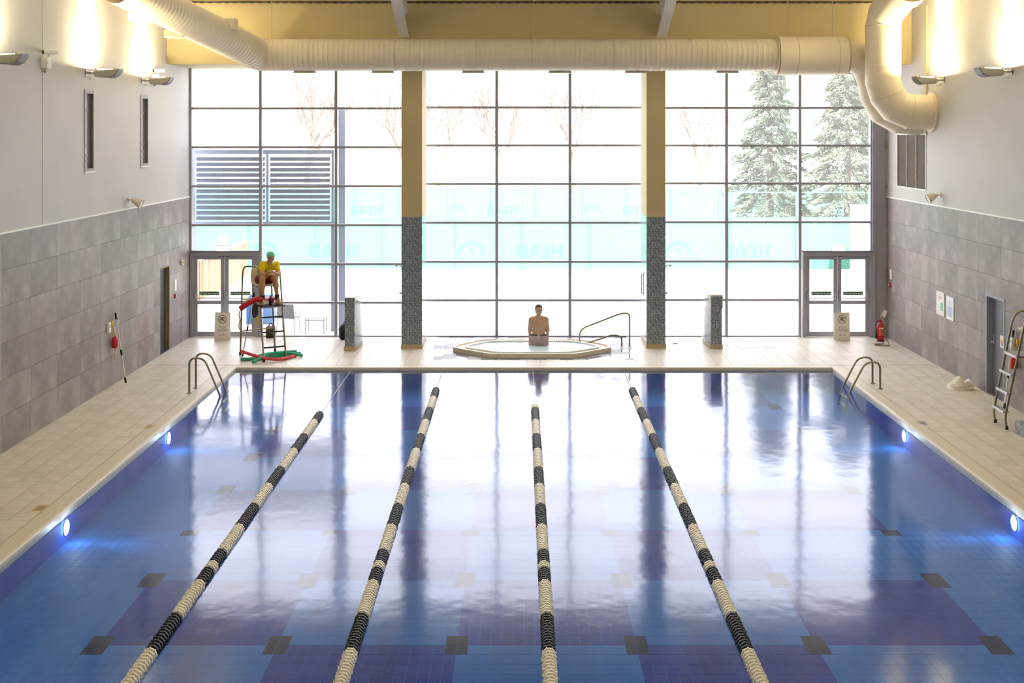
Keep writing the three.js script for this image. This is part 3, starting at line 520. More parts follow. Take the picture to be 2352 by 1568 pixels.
{ const t = thing('grab_handle', 'white wall handle on the inner side of the right tiled pillar', 'handle', [3.1, 0, -31.0]);
  part('bar', bend([[0, 1.25, 0], [-0.05, 1.25, 0], [-0.05, 1.72, 0], [0, 1.72, 0]], 0.03, 0.012), M.steel, t); part('back_plate', rbx(0.012, 0.56, 0.06, 0.005, -0.006, 1.485, 0), M.white, t); }
// ---------- wall fittings ----------
function camOn(p, s, lab) {
  const t = thing('security_camera', lab, 'camera', p);
  part('junction_box', rbx(0.12, 0.2, 0.2, 0.012, s * 0.06, 0, 0), M.white, t); part('arm', rod([s * 0.1, 0.08, 0], [s * 0.12, 0.16, 0.02], 0.018), M.white, t);
  part('camera_body', rbx(0.24, 0.08, 0.09, 0.02, s * 0.16, 0.19, 0.02).rotateZ(0), M.steelWhite, t); part('lens', new THREE.CylinderGeometry(0.034, 0.034, 0.03, 16).rotateZ(Math.PI / 2).translate(s * 0.03, 0.19, 0.02), M.black, t);
  part('cable_gland', [ball(0.03, s * 0.05, -0.15, 0.02), rod([s * 0.05, -0.1, 0.02], [s * 0.05, -0.15, 0.02], 0.012)], M.plinth, t);
}
camOn([XL, 6.5, -22.1], 1, 'white security camera on a box beside the left wall panel joint'); camOn([XL, 6.5, -28.75], 1, 'small white security camera behind the left uplighter nearest the glazing');
[[XL, 1, -26.95, 3.8, 'white horn loudspeaker on the left wall above the tiles'], [XR, -1, -27.85, 3.86, 'white horn loudspeaker on the right wall above the tiles']].forEach(([x, s, z, y, lab]) => {
  const t = thing('wall_speaker', lab, 'speaker', [x, y, z]);
  part('mount', [rod([0, 0, 0], [s * 0.08, 0, 0], 0.022), new THREE.CylinderGeometry(0.05, 0.05, 0.015, 18).rotateZ(Math.PI / 2).translate(s * 0.008, 0, 0), ball(0.03, s * 0.09, 0, 0)], M.cream, t);
  const hg = new THREE.LatheGeometry([[0.03, 0], [0.055, 0.01], [0.075, 0.08], [0.11, 0.2], [0.115, 0.22], [0.1, 0.22], [0.06, 0.12]].map((p) => new THREE.Vector2(...p)), 24).rotateZ(-s * Math.PI / 2 - s * 0.45).translate(s * 0.09, -0.0, 0);
  part('horn', hg, M.cream, t); part('grille', new THREE.CylinderGeometry(0.1, 0.1, 0.006, 24).translate(0, 0.205, 0).rotateZ(-s * Math.PI / 2 - s * 0.45).translate(s * 0.09, 0, 0), M.steelWhite, t);
});
[[-7.6, 'glowing white emergency light over the left exit doors'], [8.2, 'glowing white emergency light over the right exit doors']].forEach(([x, lab]) => {
  const t = thing('emergency_light', lab, 'light', [x, 2.28, ZB + 0.12]);
  part('housing', rbx(0.38, 0.17, 0.05, 0.015, 0, 0, 0), M.white, t); part('light_panel', rbx(0.35, 0.14, 0.02, 0.008, 0, 0, 0.03), M.glowWhite, t);
  const l = new THREE.RectAreaLight(0xffffff, 1.5, 0.34, 0.13); l.position.set(0, 0, 0.05); l.rotation.y = Math.PI; t.add(l);
});
function callPoint(x, s, d, y, lab) { const t = thing('fire_call_point', lab, 'call point', [x, y, -d]); part('housing', rbx(0.05, 0.1, 0.1, 0.01, s * 0.03, 0, 0), M.red, t); part('face', bx(0.004, 0.05, 0.05, s * 0.057, 0, 0), M.white, t); }
callPoint(XL, 1, 30.5, 1.24, 'red fire call point on the left wall beside the doorway'); callPoint(XR, -1, 31.55, 1.38, 'red fire call point on the right wall above the extinguisher');
function notice(name, x, s, d, y, w, h, draw, lab, frameM) {
  const t = thing(name, lab, 'notice', [x, y, -d]); part('board', bx(0.016, h, w, s * 0.02, 0, 0), frameM || M.white, t);
  const m = mat(0xffffff, 0.45, { map: print(128, 192, draw) }); part('printed_sheet', new THREE.PlaneGeometry(w - 0.02, h - 0.02).rotateY(s * Math.PI / 2).translate(s * 0.0295, 0, 0), m, t);
}
const strokes = (g, x, y, w, n, gap, c = '#888') => { g.fillStyle = c; for (let i = 0; i < n; i++) g.fillRect(x, y + i * gap, w * (0.7 + 0.3 * hash(i, n, 3)), 3); };
notice('wall_notice', XL, 1, 30.55, 1.5, 0.16, 0.28, (g) => { g.fillStyle = '#fff'; g.fillRect(0, 0, 128, 192); strokes(g, 14, 20, 100, 12, 13); }, 'small white notice on the left wall above the red call point');
notice('wall_notice', XR, -1, 31.5, 1.66, 0.14, 0.26, (g) => { g.fillStyle = '#fff'; g.fillRect(0, 0, 128, 192); strokes(g, 14, 20, 100, 12, 13); }, 'small white notice on the right wall above the red call point');
notice('wall_notice', XR, -1, 27.78, 1.43, 0.52, 0.52, (g) => { g.fillStyle = '#e9e6e2'; g.fillRect(0, 0, 128, 192); strokes(g, 34, 34, 60, 3, 8, '#77757a'); g.fillStyle = '#f8f8f8'; g.fillRect(14, 84, 48, 70); strokes(g, 18, 92, 40, 7, 8, '#b9b9bd'); g.fillStyle = '#7fbfa4'; g.fillRect(64, 84, 50, 70); }, 'grey framed notice with a green panel on the right wall');
notice('wall_notice', XR, -1, 27.16, 1.41, 0.46, 0.5, (g) => { g.fillStyle = '#f4f5fb'; g.fillRect(0, 0, 128, 192); g.fillStyle = '#c3cbea'; g.fillRect(16, 76, 96, 94); strokes(g, 20, 30, 88, 5, 8, '#a9b0cc'); strokes(g, 24, 90, 80, 8, 9, '#93a0cf'); }, 'white framed notice with blue print on the right wall', M.white);
{ const t = thing('wall_sounder', 'small cream alarm sounder on the left wall near the glazing', 'alarm', [-8.49, 1.997, -31.1]); t.position.x = XL; part('body', rbx(0.06, 0.13, 0.1, 0.015, 0.035, 0, 0), M.cream, t); part('strobe', ball(0.025, 0.065, 0.02, 0), M.yellow, t); }
// ---------- lifeguard chair by the left exit ----------
{
  const t = thing('lifeguard_chair', 'tall steel tube lifeguard chair with ladder rungs, person seated on it', 'lifeguard chair');
  const FL = [-5.859, 0, -28.446], FR = [-5.401, 0, -28.718], BL = [-6.598, 0, -29.337], BR = [-5.867, 0, -29.803];
  const FLt = [-6.085, 1.969, -28.95], FRt = [-5.625, 1.967, -29.15], BLt = [-6.561, 1.876, -29.4], BRt = [-5.974, 1.901, -29.82];
  part('side_frame', bend([FL, FLt, [FLt[0] - 0.05, 2.12, FLt[2] - 0.12], [BLt[0] + 0.05, 2.1, BLt[2] + 0.1], BLt, BL], 0.16, 0.021, 12), M.steel, t);
  part('side_frame', bend([FR, FRt, [FRt[0] - 0.03, 2.1, FRt[2] - 0.12], [BRt[0] + 0.05, 2.1, BRt[2] + 0.1], BRt, BR], 0.16, 0.021, 12), M.steel, t);
  const mix = (a, b, s) => a.map((q, i) => q + (b[i] - q) * s);
  for (const y of [0.305, 0.645, 0.975]) part('rung', rod(mix(FL, FLt, y / FLt[1]), mix(FR, FRt, y / FRt[1]), 0.019), M.rubber, t);
  part('back_rail', rod(mix(BL, BLt, 0.3), mix(BR, BRt, 0.3), 0.016), M.steel, t);
  for (const [a, at, b, bt] of [[FL, FLt, BL, BLt], [FR, FRt, BR, BRt]]) part('side_rail', rod(mix(a, at, 0.68), mix(b, bt, 0.7), 0.015), M.steel, t);
  for (const f of [FL, FR, BL, BR]) part('foot_cap', new THREE.CylinderGeometry(0.027, 0.03, 0.07, 14).translate(f[0], 0.036, f[2]), M.rubber, t);
  // frame of the seat: x across, z towards the front of the chair
  const seat = new THREE.Group(); seat.name = 'seat_unit'; seat.position.set(-5.98, 0, -29.22); seat.rotation.y = Math.PI / 2 - Math.atan2(0.86, 0.51) ; t.add(seat);
  part('platform', [rbx(0.56, 0.03, 0.36, 0.008, 0.0, 1.235, 0.38)], M.rubber, seat);
  part('platform_edge', bx(0.56, 0.035, 0.012, 0, 1.22, 0.565), M.alu, seat);
  part('seat_pan', rbx(0.46, 0.04, 0.42, 0.018, 0, 1.69, -0.02), M.cream, seat);
  part('backrest', prism([[-0.25, 1.68], [0.25, 1.68], [0.27, 1.85], [0.26, 2.02], [0.2, 2.07], [-0.2, 2.07], [-0.26, 2.02], [-0.27, 1.85]], 0.03, 0.008).translate(0, 0, -0.27), M.cream, seat);
  part('seat_bar', [rod([-0.27, 1.66, 0.12], [0.27, 1.66, 0.12], 0.014), rod([-0.27, 1.66, -0.2], [0.27, 1.66, -0.2], 0.014)], M.steel, seat);
}
{
  const b = thing('water_bottle', 'dark water bottle between the seated person\u2019s feet', 'bottle', [-5.79, 1.282, -28.85]); b.position.y = 1.252;
  part('bottle_body', new THREE.LatheGeometry([[0, 0], [0.034, 0], [0.036, 0.02], [0.036, 0.13], [0.02, 0.17], [0.018, 0.18]].map((p) => new THREE.Vector2(...p)), 18), M.black, b); part('cap', new THREE.CylinderGeometry(0.017, 0.02, 0.045, 14).translate(0, 0.2, 0), M.rubber, b);
  const r = thing('rescue_tube', 'curved red rescue tube hung over the lifeguard chair', 'rescue tube');
  part('foam', tube([[-6.459, 1.179, -28.72], [-6.318, 1.28, -28.72], [-6.161, 1.367, -28.74], [-6.013, 1.395, -28.8], [-5.936, 1.32, -29.32], [-5.8, 1.284, -29.36]], 0.068, 60, 14), M.red, r);
  part('strap', [tube([[-6.114, 1.318, -28.66], [-6.141, 1.166, -28.6], [-6.121, 1.015, -28.6], [-6.051, 1.065, -28.6], [-6.05, 1.281, -28.64]], 0.022, 30, 8), tube([[-6.075, 1.313, -28.62], [-6.085, 1.17, -28.57], [-6.057, 1.028, -28.58]], 0.03, 20, 8)], M.black, r);
  part('tow_handle', tube([[-6.057, 1.018, -28.58], [-6.065, 0.909, -28.57], [-6.045, 0.809, -28.57], [-6.025, 0.909, -28.57], [-6.047, 1.008, -28.58]], 0.012, 24, 8), M.yellow, r);
  part('tow_line', tube([[-6.455, 1.161, -28.7], [-6.49, 1.048, -28.72], [-6.474, 0.914, -28.74], [-6.494, 0.793, -28.74], [-6.484, 0.692, -28.74]], 0.012, 24, 6), M.redDeep, r);
  const p = thing('reaching_pole', 'silver reaching pole with black grips leaning on the lifeguard chair', 'pole');
  const A = [-6.508, 0, -29.165], B = [-6.239, 1.496, -29.15], mx = (s) => A.map((q, i) => q + (B[i] - q) * s);
  part('shaft', rod(mx(0.02), mx(0.98), 0.013), M.alu, p); part('grip', rod(mx(0), mx(0.09), 0.019), M.rubber, p); part('grip', rod(mx(0.4), mx(0.47), 0.019), M.rubber, p); part('grip', rod(mx(0.9), mx(1), 0.019), M.rubber, p);
  const pink = mat(0xd8455c, 0.7), green = mat(0x22a07c, 0.7), noodle = (pts, m, lab, g) => { const n = thing('pool_noodle', lab, 'pool noodle', [0, 0, 0], 0, g); const c = new THREE.CatmullRomCurve3(pts.map(V)); part('foam', new THREE.TubeGeometry(c, 50, 0.036, 14), m, n); for (const s of [0, 1]) { const d = c.getTangent(s), e = new THREE.CylinderGeometry(0.036, 0.036, 0.004, 14); e.applyQuaternion(new THREE.Quaternion().setFromUnitVectors(new THREE.Vector3(0, 1, 0), d)); const q = c.getPoint(s); part('end_face', e.translate(q.x, q.y, q.z), m, n); } };
  noodle([[-6.441, 0.2, -28.727], [-6.154, 0.13, -28.612], [-5.849, 0.09, -28.445], [-5.53, 0.05, -28.5], [-5.244, 0.036, -29.079]], pink, 'pink foam noodle bowed across the feet of the lifeguard chair');
  noodle([[-6.423, 0.036, -28.604], [-6.209, 0.036, -28.632], [-6.137, 0.036, -28.91], [-5.963, 0.036, -29.25], [-5.658, 0.036, -29.482], [-5.317, 0.036, -29.599]], green, 'green foam noodle under the lifeguard chair, bent at its end', undefined);
  noodle([[-6.055, 0.036, -28.198], [-5.956, 0.08, -28.336], [-5.827, 0.11, -28.779], [-5.527, 0.11, -29.007], [-5.077, 0.04, -29.057]], green, 'green foam noodle lying topmost, sticking out past the pink one', undefined);
  noodle([[-5.998, 0.036, -28.632], [-5.722, 0.036, -28.966], [-5.419, 0.036, -29.25], [-5.183, 0.036, -29.366]], green, 'short green foam noodle mostly hidden between the others', undefined);
}
// ---------- person on the lifeguard chair, person in the hot tub ----------
function field(bones, k = 0.03) {
  const B = bones.map(([a, b, ra, rb]) => ({ a: V(a), d: V(b).sub(V(a)), ra, rb }));
  B.forEach((q) => { q.l2 = Math.max(q.d.lengthSq(), 1e-9); });
  return (x, y, z) => {
    let m = 1e9;
    for (const q of B) {
      const px = x - q.a.x, py = y - q.a.y, pz = z - q.a.z, h = Math.max(0, Math.min(1, (px * q.d.x + py * q.d.y + pz * q.d.z) / q.l2));
      const e = Math.hypot(px - q.d.x * h, py - q.d.y * h, pz - q.d.z * h) - (q.ra + (q.rb - q.ra) * h);
      if (m > 1e8) m = e; else { const t = Math.max(k - Math.abs(m - e), 0) / k; m = Math.min(m, e) - t * t * k * 0.25; }
    }
    return m;
  };
}
function surface(bones, cell, k, cut) {
  const lo = new THREE.Vector3(1e9, 1e9, 1e9), hi = new THREE.Vector3(-1e9, -1e9, -1e9);
  for (const [a, b, ra, rb] of bones) for (const [p, r] of [[a, ra], [b, rb]]) { lo.min(V(p).addScalar(-r - 3 * cell)); hi.max(V(p).addScalar(r + 3 * cell)); }
  const c = lo.clone().add(hi).multiplyScalar(0.5), half = Math.max(hi.x - lo.x, hi.y - lo.y, hi.z - lo.z) / 2, n = Math.min(150, Math.ceil(2 * half / cell)), f = field(bones, k);
  const mc = new MarchingCubes(n, new THREE.MeshStandardMaterial(), false, false, 120000); mc.isolation = 0;
  const out = hi.clone().sub(c);
  for (let z = 0; z < n; z++) for (let y = 0; y < n; y++) for (let x = 0; x < n; x++) {
    const X = (x - n / 2) / (n / 2) * half, Y = (y - n / 2) / (n / 2) * half, Z = (z - n / 2) / (n / 2) * half;
    if (Math.abs(X) > out.x || Math.abs(Y) > out.y || Math.abs(Z) > out.z) { mc.field[z * n * n + y * n + x] = -1; continue; }
    let d = f(c.x + X, c.y + Y, c.z + Z); if (cut) d = Math.max(d, cut(c.x + X, c.y + Y, c.z + Z)); mc.field[z * n * n + y * n + x] = -d;
  }
  mc.update();
  let g = new THREE.BufferGeometry(); g.setAttribute('position', new THREE.BufferAttribute(new Float32Array(mc.positionArray.slice(0, mc.count * 3)), 3));
  g.scale(half, half, half).translate(c.x, c.y, c.z); g = mergeVertices(g, cell * 0.01); g.computeVertexNormals();
  g.setAttribute('uv', new THREE.Float32BufferAttribute(new Float32Array(g.attributes.position.count * 2), 2));
  return g;
}
const add = (p, ...q) => q.reduce((s, v) => s.map((t, i) => t + v[i]), p), mul = (v, k) => v.map((q) => q * k);
function headBones(c, f, r, k = 1) { // c: middle of the head; f: facing; r: to the figure's left
  const u = V(f).clone().cross(V(r)).normalize(); const U = u.y < 0 ? u.negate().toArray() : u.toArray(), at = (a, b, e) => add(c, mul(r, a * k), mul(U, b * k), mul(f, e * k));
  return [[at(0, 0.03, -0.02), at(0, 0.03, 0.03), 0.083 * k, 0.078 * k], [at(0, -0.03, 0.03), at(0, -0.075, 0.06), 0.062 * k, 0.036 * k], [at(-0.05, -0.05, 0.03), at(0.05, -0.05, 0.03), 0.032 * k, 0.032 * k],
    [at(0, 0.015, 0.1), at(0, -0.025, 0.118), 0.009 * k, 0.014 * k], [at(-0.022, 0.032, 0.088), at(0.022, 0.032, 0.088), 0.016 * k, 0.016 * k], [at(-0.02, -0.055, 0.09), at(0.02, -0.055, 0.09), 0.009 * k, 0.009 * k],
    [at(0.084, 0.02, -0.005), at(0.084, -0.025, -0.0), 0.014 * k, 0.01 * k], [at(-0.084, 0.02, -0.005), at(-0.084, -0.025, 0), 0.014 * k, 0.01 * k]];
}
function eyes(t, c, f, r) { const u = V(f).clone().cross(V(r)).normalize(), U = u.y < 0 ? u.negate().toArray() : u.toArray(); for (const s of [-1, 1]) part('eye', ball(0.012, ...add(c, mul(r, 0.03 * s), mul(U, 0.012), mul(f, 0.093)), 1, 0.7, 1, 10), M.black, t); }
function handBones(w, d, n, thumb) { // wrist, direction of the fingers, way the palm faces, side of the thumb
  const D = V(d).normalize().toArray(), N = V(n).normalize().toArray(), S = V(thumb).normalize().toArray(), at = (a, b, c) => add(w, mul(D, a), mul(S, b), mul(N, c)), out = [[at(0.01, 0, 0), at(0.075, 0.0, 0), 0.026, 0.03], [at(0.03, 0.018, 0), at(0.08, 0.028, 0), 0.02, 0.018], [at(0.03, -0.018, 0), at(0.08, -0.026, 0), 0.02, 0.017]];
  [[0.03, 0.075], [0.01, 0.084], [-0.011, 0.078], [-0.031, 0.062]].forEach(([s, l]) => { const a = at(0.085, s, 0), b = at(0.085 + l * 0.45, s * 1.05, 0.012), c = at(0.085 + l * 0.75, s * 1.05, 0.034), e = at(0.085 + l * 0.86, s * 1.05, 0.056); out.push([a, b, 0.0095, 0.009], [b, c, 0.009, 0.0085], [c, e, 0.0085, 0.0075]); });
  out.push([at(0.025, 0.03, 0.005), at(0.06, 0.062, 0.015), 0.014, 0.011], [at(0.06, 0.062, 0.015), at(0.092, 0.066, 0.028), 0.011, 0.009]);
  return out;
}
{
  const skin = mat(0xb98a66, 0.55), F = [0.47, -0.3, 0.83], R = [0.87, 0, -0.49];
  const t = thing('person', 'person in a yellow shirt, head tinted teal like the fence behind, sitting hunched on the lifeguard chair', 'person');
  const pelvis = [-6.0, 1.80, -29.2], hipL = add(pelvis, mul(R, -0.1)), hipR = add(pelvis, mul(R, 0.1)), kneeL = [-5.95, 1.872, -28.74], kneeR = [-5.693, 1.85, -28.92], ankL = [-5.975, 1.392, -28.86], ankR = [-5.654, 1.396, -28.98];
  const chest = [-5.93, 2.1, -29.1], neck = [-5.85, 2.24, -28.99], head = [-5.79, 2.36, -28.9], shL = [-5.993, 2.177, -29], shR = [-5.711, 2.153, -29.22], elL = [-5.978, 1.978, -28.78], elR = [-5.643, 1.945, -28.98], wrL = [-5.764, 1.976, -28.62], wrR = [-5.734, 2.045, -28.72];
  const body = [[hipL, hipR, 0.115, 0.115], [pelvis, [-5.97, 1.95, -29.17], 0.13, 0.125], [[-5.97, 1.95, -29.17], chest, 0.125, 0.13], [add(chest, mul(R, -0.09)), add(chest, mul(R, 0.09)), 0.105, 0.105], [shL, add(neck, [0, -0.06, -0.03]), 0.062, 0.06], [shR, add(neck, [0, -0.06, -0.03]), 0.062, 0.06], [add(neck, [0, -0.05, -0.02]), head, 0.055, 0.052],
    [shL, elL, 0.052, 0.042], [elL, wrL, 0.042, 0.028], [shR, elR, 0.052, 0.042], [elR, wrR, 0.042, 0.028], [hipL, kneeL, 0.092, 0.06], [kneeL, add(kneeL, mul(add(ankL, mul(kneeL, -1)), 0.35)), 0.06, 0.058], [add(kneeL, mul(add(ankL, mul(kneeL, -1)), 0.35)), ankL, 0.058, 0.036], [hipR, kneeR, 0.092, 0.06], [kneeR, add(kneeR, mul(add(ankR, mul(kneeR, -1)), 0.35)), 0.06, 0.058], [add(kneeR, mul(add(ankR, mul(kneeR, -1)), 0.35)), ankR, 0.058, 0.036],
    [ankL, add(ankL, [0.03, -0.09, 0.11]), 0.034, 0.028], [ankR, add(ankR, [0.08, -0.09, 0.09]), 0.034, 0.028]];
  const hd = headBones(head, F, R, 1.0);
  part('body', merge([surface(body, 0.012, 0.05), surface([...hd, [neck, head, 0.052, 0.05]], 0.005, 0.02), surface(handBones(wrL, [0.8, 0.1, 0.3], [0, -1, 0.1], [0.2, 0.3, 1]), 0.004, 0.01), surface(handBones(wrR, [-0.75, -0.15, 0.45], [0, -1, 0.2], [0.3, 0.4, 0.9]), 0.004, 0.01)]), skin, t);
  eyes(t, head, F, R);
  const puff = (b, e) => b.map(([a, c, r, s]) => [a, c, r + e, s + e]);
  part('shirt', surface(puff([body[1], body[2], body[3], body[4], body[5], [shL, add(shL, mul(add(elL, mul(shL, -1)), 0.6)), 0.054, 0.054], [shR, add(shR, mul(add(elR, mul(shR, -1)), 0.6)), 0.054, 0.054]], 0.009), 0.011, 0.05, (x, y, z) => Math.hypot(x - head[0], y - head[1], z - head[2]) < 0.135 ? 0.05 : -1), mat(0xe0c80e, 0.75), t);
  part('shorts', surface(puff([[hipL, hipR, 0.115, 0.115], [pelvis, add(pelvis, [0, 0.06, 0]), 0.13, 0.12], [hipL, add(hipL, mul(add(kneeL, mul(hipL, -1)), 0.6)), 0.092, 0.08], [hipR, add(hipR, mul(add(kneeR, mul(hipR, -1)), 0.6)), 0.092, 0.08]], 0.012), 0.012, 0.04), mat(0x6e1416, 0.8), t);
  part('cap', surface(puff([[add(head, mul(F, -0.03), [0, 0.035, 0]), add(head, mul(F, 0.03), [0, 0.045, 0]), 0.084, 0.08]], 0.008), 0.006, 0.02, (x, y, z) => { const p = [x - head[0], y - head[1], z - head[2]]; return -(p[1] * 0.9 + (p[0] * F[0] + p[2] * F[2]) * 0.18 - 0.022); }), mat(0x78c9b2, 0.7), t);  // added teal crown, coloured as the fence showing through the blurred head
  for (const [a, k, f] of [[ankL, kneeL, [0.04, 0, 0.15]], [ankR, kneeR, [0.1, 0, 0.12]]]) {
    part('sock', surface([[add(a, mul(add(k, mul(a, -1)), 0.2)), add(a, [0, -0.03, 0.005]), 0.058, 0.05]], 0.008, 0.01, (x, y) => y - (a[1] + 0.085)), mat(0x27304e, 0.8), t);
    part('shoe', surface([[[a[0], 1.285, a[2] - 0.035], [a[0] + f[0], 1.28, a[2] + f[2]], 0.046, 0.04], [[a[0], 1.34, a[2]], [a[0] + f[0] * 0.5, 1.3, a[2] + f[2] * 0.5], 0.05, 0.042]], 0.007, 0.03, (x, y) => 1.252 - y), mat(0xa8946c, 0.7), t);
  }
}
{
  const skin = mat(0xb3917c, 0.55), F = [0, 0, 1], R = [1, 0, 0], X = 0.47, Z = -30.3, at = (x, y, z = 0) => [X + x, y, Z + z];
  const t = thing('person', 'bare chested person in pale swim shorts standing in the hot tub', 'person');
  const head = at(0, 0.93, 0.01);
  const body = [[at(-0.1, 0.2), at(0.1, 0.2), 0.115, 0.115], [at(0, 0.22), at(0, 0.45), 0.125, 0.125], [at(-0.05, 0.42), at(0.05, 0.42), 0.115, 0.115], [at(-0.095, 0.62), at(0.095, 0.62), 0.115, 0.115], [at(-0.07, 0.55), at(0.07, 0.55), 0.118, 0.118], [at(-0.165, 0.705), at(0, 0.745), 0.062, 0.06], [at(0.165, 0.705), at(0, 0.745), 0.062, 0.06], [at(0, 0.73), at(0, 0.88), 0.056, 0.054],
    [at(-0.075, 0.6, 0.055), at(-0.05, 0.59, 0.06), 0.07, 0.06], [at(0.075, 0.6, 0.055), at(0.05, 0.59, 0.06), 0.07, 0.06],
    [at(-0.19, 0.69), at(-0.222, 0.45, -0.01), 0.056, 0.042], [at(-0.222, 0.45, -0.01), at(-0.215, 0.24, 0.03), 0.041, 0.028], [at(0.19, 0.69), at(0.222, 0.45, -0.01), 0.056, 0.042], [at(0.222, 0.45, -0.01), at(0.215, 0.24, 0.03), 0.041, 0.028],
    [at(-0.1, 0.18), at(-0.11, -0.05), 0.1, 0.085], [at(0.1, 0.18), at(0.11, -0.05), 0.1, 0.085]];
  part('body', merge([surface(body, 0.01, 0.035), surface([...headBones(head, F, R, 1), [at(0, 0.8), at(0, 0.9), 0.054, 0.05]], 0.005, 0.02), surface(handBones(at(-0.215, 0.24, 0.03), [0.02, -1, 0.1], [1, 0, 0], [0, 0, 1]), 0.004, 0.01), surface(handBones(at(0.215, 0.24, 0.03), [-0.02, -1, 0.1], [-1, 0, 0], [0, 0, 1]), 0.004, 0.01)]), skin, t);
  eyes(t, head, F, R);
  part('hair', surface([[at(0, 0.975, -0.02), at(0, 0.985, 0.02), 0.09, 0.084], [at(0, 0.94, -0.03), at(0, 0.97, -0.02), 0.092, 0.09]], 0.005, 0.01, (x, y, z) => Math.max(0.965 - y - (z < Z ? 0.08 : 0), -1)), mat(0x3a3a44, 0.8), t);
  part('swim_shorts', surface([[at(-0.1, 0.23), at(0.1, 0.23), 0.128, 0.128], [at(-0.09, 0.27), at(0.09, 0.27), 0.118, 0.118], [at(0, 0.2), at(0, 0.09), 0.12, 0.1], [at(-0.12, 0.16), at(-0.135, -0.04), 0.125, 0.13], [at(0.12, 0.16), at(0.135, -0.04), 0.125, 0.13]], 0.01, 0.04, (x, y) => y - 0.335), mat(0xa9969c, 0.8), t);
  part('waistband', surface([[at(-0.09, 0.32), at(0.09, 0.32), 0.124, 0.124]], 0.008, 0.01, (x, y) => Math.abs(y - 0.325) - 0.014), mat(0x5c4a4a, 0.8), t);
  part('drawstring', [rod(at(-0.012, 0.32, 0.126), at(-0.02, 0.25, 0.134), 0.003), rod(at(0.012, 0.32, 0.126), at(0.016, 0.26, 0.134), 0.003)], M.white, t);
}
// ---------- standing signs ----------
const closedT = print(380, 690, (g, w, h) => {
  g.fillStyle = '#f1ece4'; g.fillRect(0, 0, w, h); g.strokeStyle = '#2b2726'; g.fillStyle = '#2b2726'; g.lineWidth = 13;
  g.beginPath(); g.arc(190, 168, 104, 0, 7); g.stroke();
  g.beginPath(); g.arc(236, 140, 17, 0, 7); g.fill(); g.lineWidth = 19; g.lineCap = 'round'; g.beginPath(); g.moveTo(128, 182); g.lineTo(186, 150); g.lineTo(218, 178); g.moveTo(186, 150); g.lineTo(170, 128); g.lineTo(216, 118); g.stroke();
  g.lineWidth = 9; g.beginPath(); for (let k = 0; k <= 40; k++) { const x = 118 + k * 3.6, y = 205 + 7 * Math.sin(k * 0.62); k ? g.lineTo(x, y) : g.moveTo(x, y); } g.stroke();
  g.lineWidth = 13; g.beginPath(); g.moveTo(116, 94); g.lineTo(264, 242); g.stroke();
  g.font = '86px sans-serif'; g.textAlign = 'center'; g.fillStyle = '#4a4644'; g.fillText('Pool', 190, 398); g.fillText('Closed', 190, 470); g.fillRect(120, 506, 140, 3);
  g.lineWidth = 5; g.strokeStyle = '#55504e'; g.beginPath(); g.moveTo(112, 562); g.bezierCurveTo(150, 520, 160, 590, 116, 578); g.bezierCurveTo(150, 570, 160, 545, 172, 566); g.bezierCurveTo(180, 580, 196, 548, 206, 566); g.bezierCurveTo(222, 520, 232, 520, 222, 570); g.bezierCurveTo(240, 550, 252, 560, 262, 564); g.bezierCurveTo(250, 600, 240, 596, 272, 548); g.stroke();
});
[[-7.53, 'white Pool Closed sign standing before the left exit doors'], [8.18, 'white Pool Closed sign standing before the right exit doors']].forEach(([x, lab]) => {
  const t = thing('floor_sign', lab, 'sign', [x, 0, -31.5]), front = new THREE.Mesh(metres(bx(0.38, 0.69, 0.012)), M.white);
  const A = part('front_board', bx(0.385, 0.695, 0.014, 0, 0.3475, 0).rotateX(-0.1).translate(0, 0, 0.09), M.white, t), B = part('back_board', bx(0.385, 0.695, 0.014, 0, 0.3475, 0).rotateX(0.1).translate(0, 0, -0.05), M.white, t);
  part('printed_face', new THREE.PlaneGeometry(0.38, 0.69).translate(0, 0.3475, 0.0085).rotateX(-0.1).translate(0, 0, 0.09), mat(0xffffff, 0.5, { map: closedT }), A);
  part('hinge', rod([-0.18, 0.69, 0.02], [0.18, 0.69, 0.02], 0.008), M.steelDull, t);
});
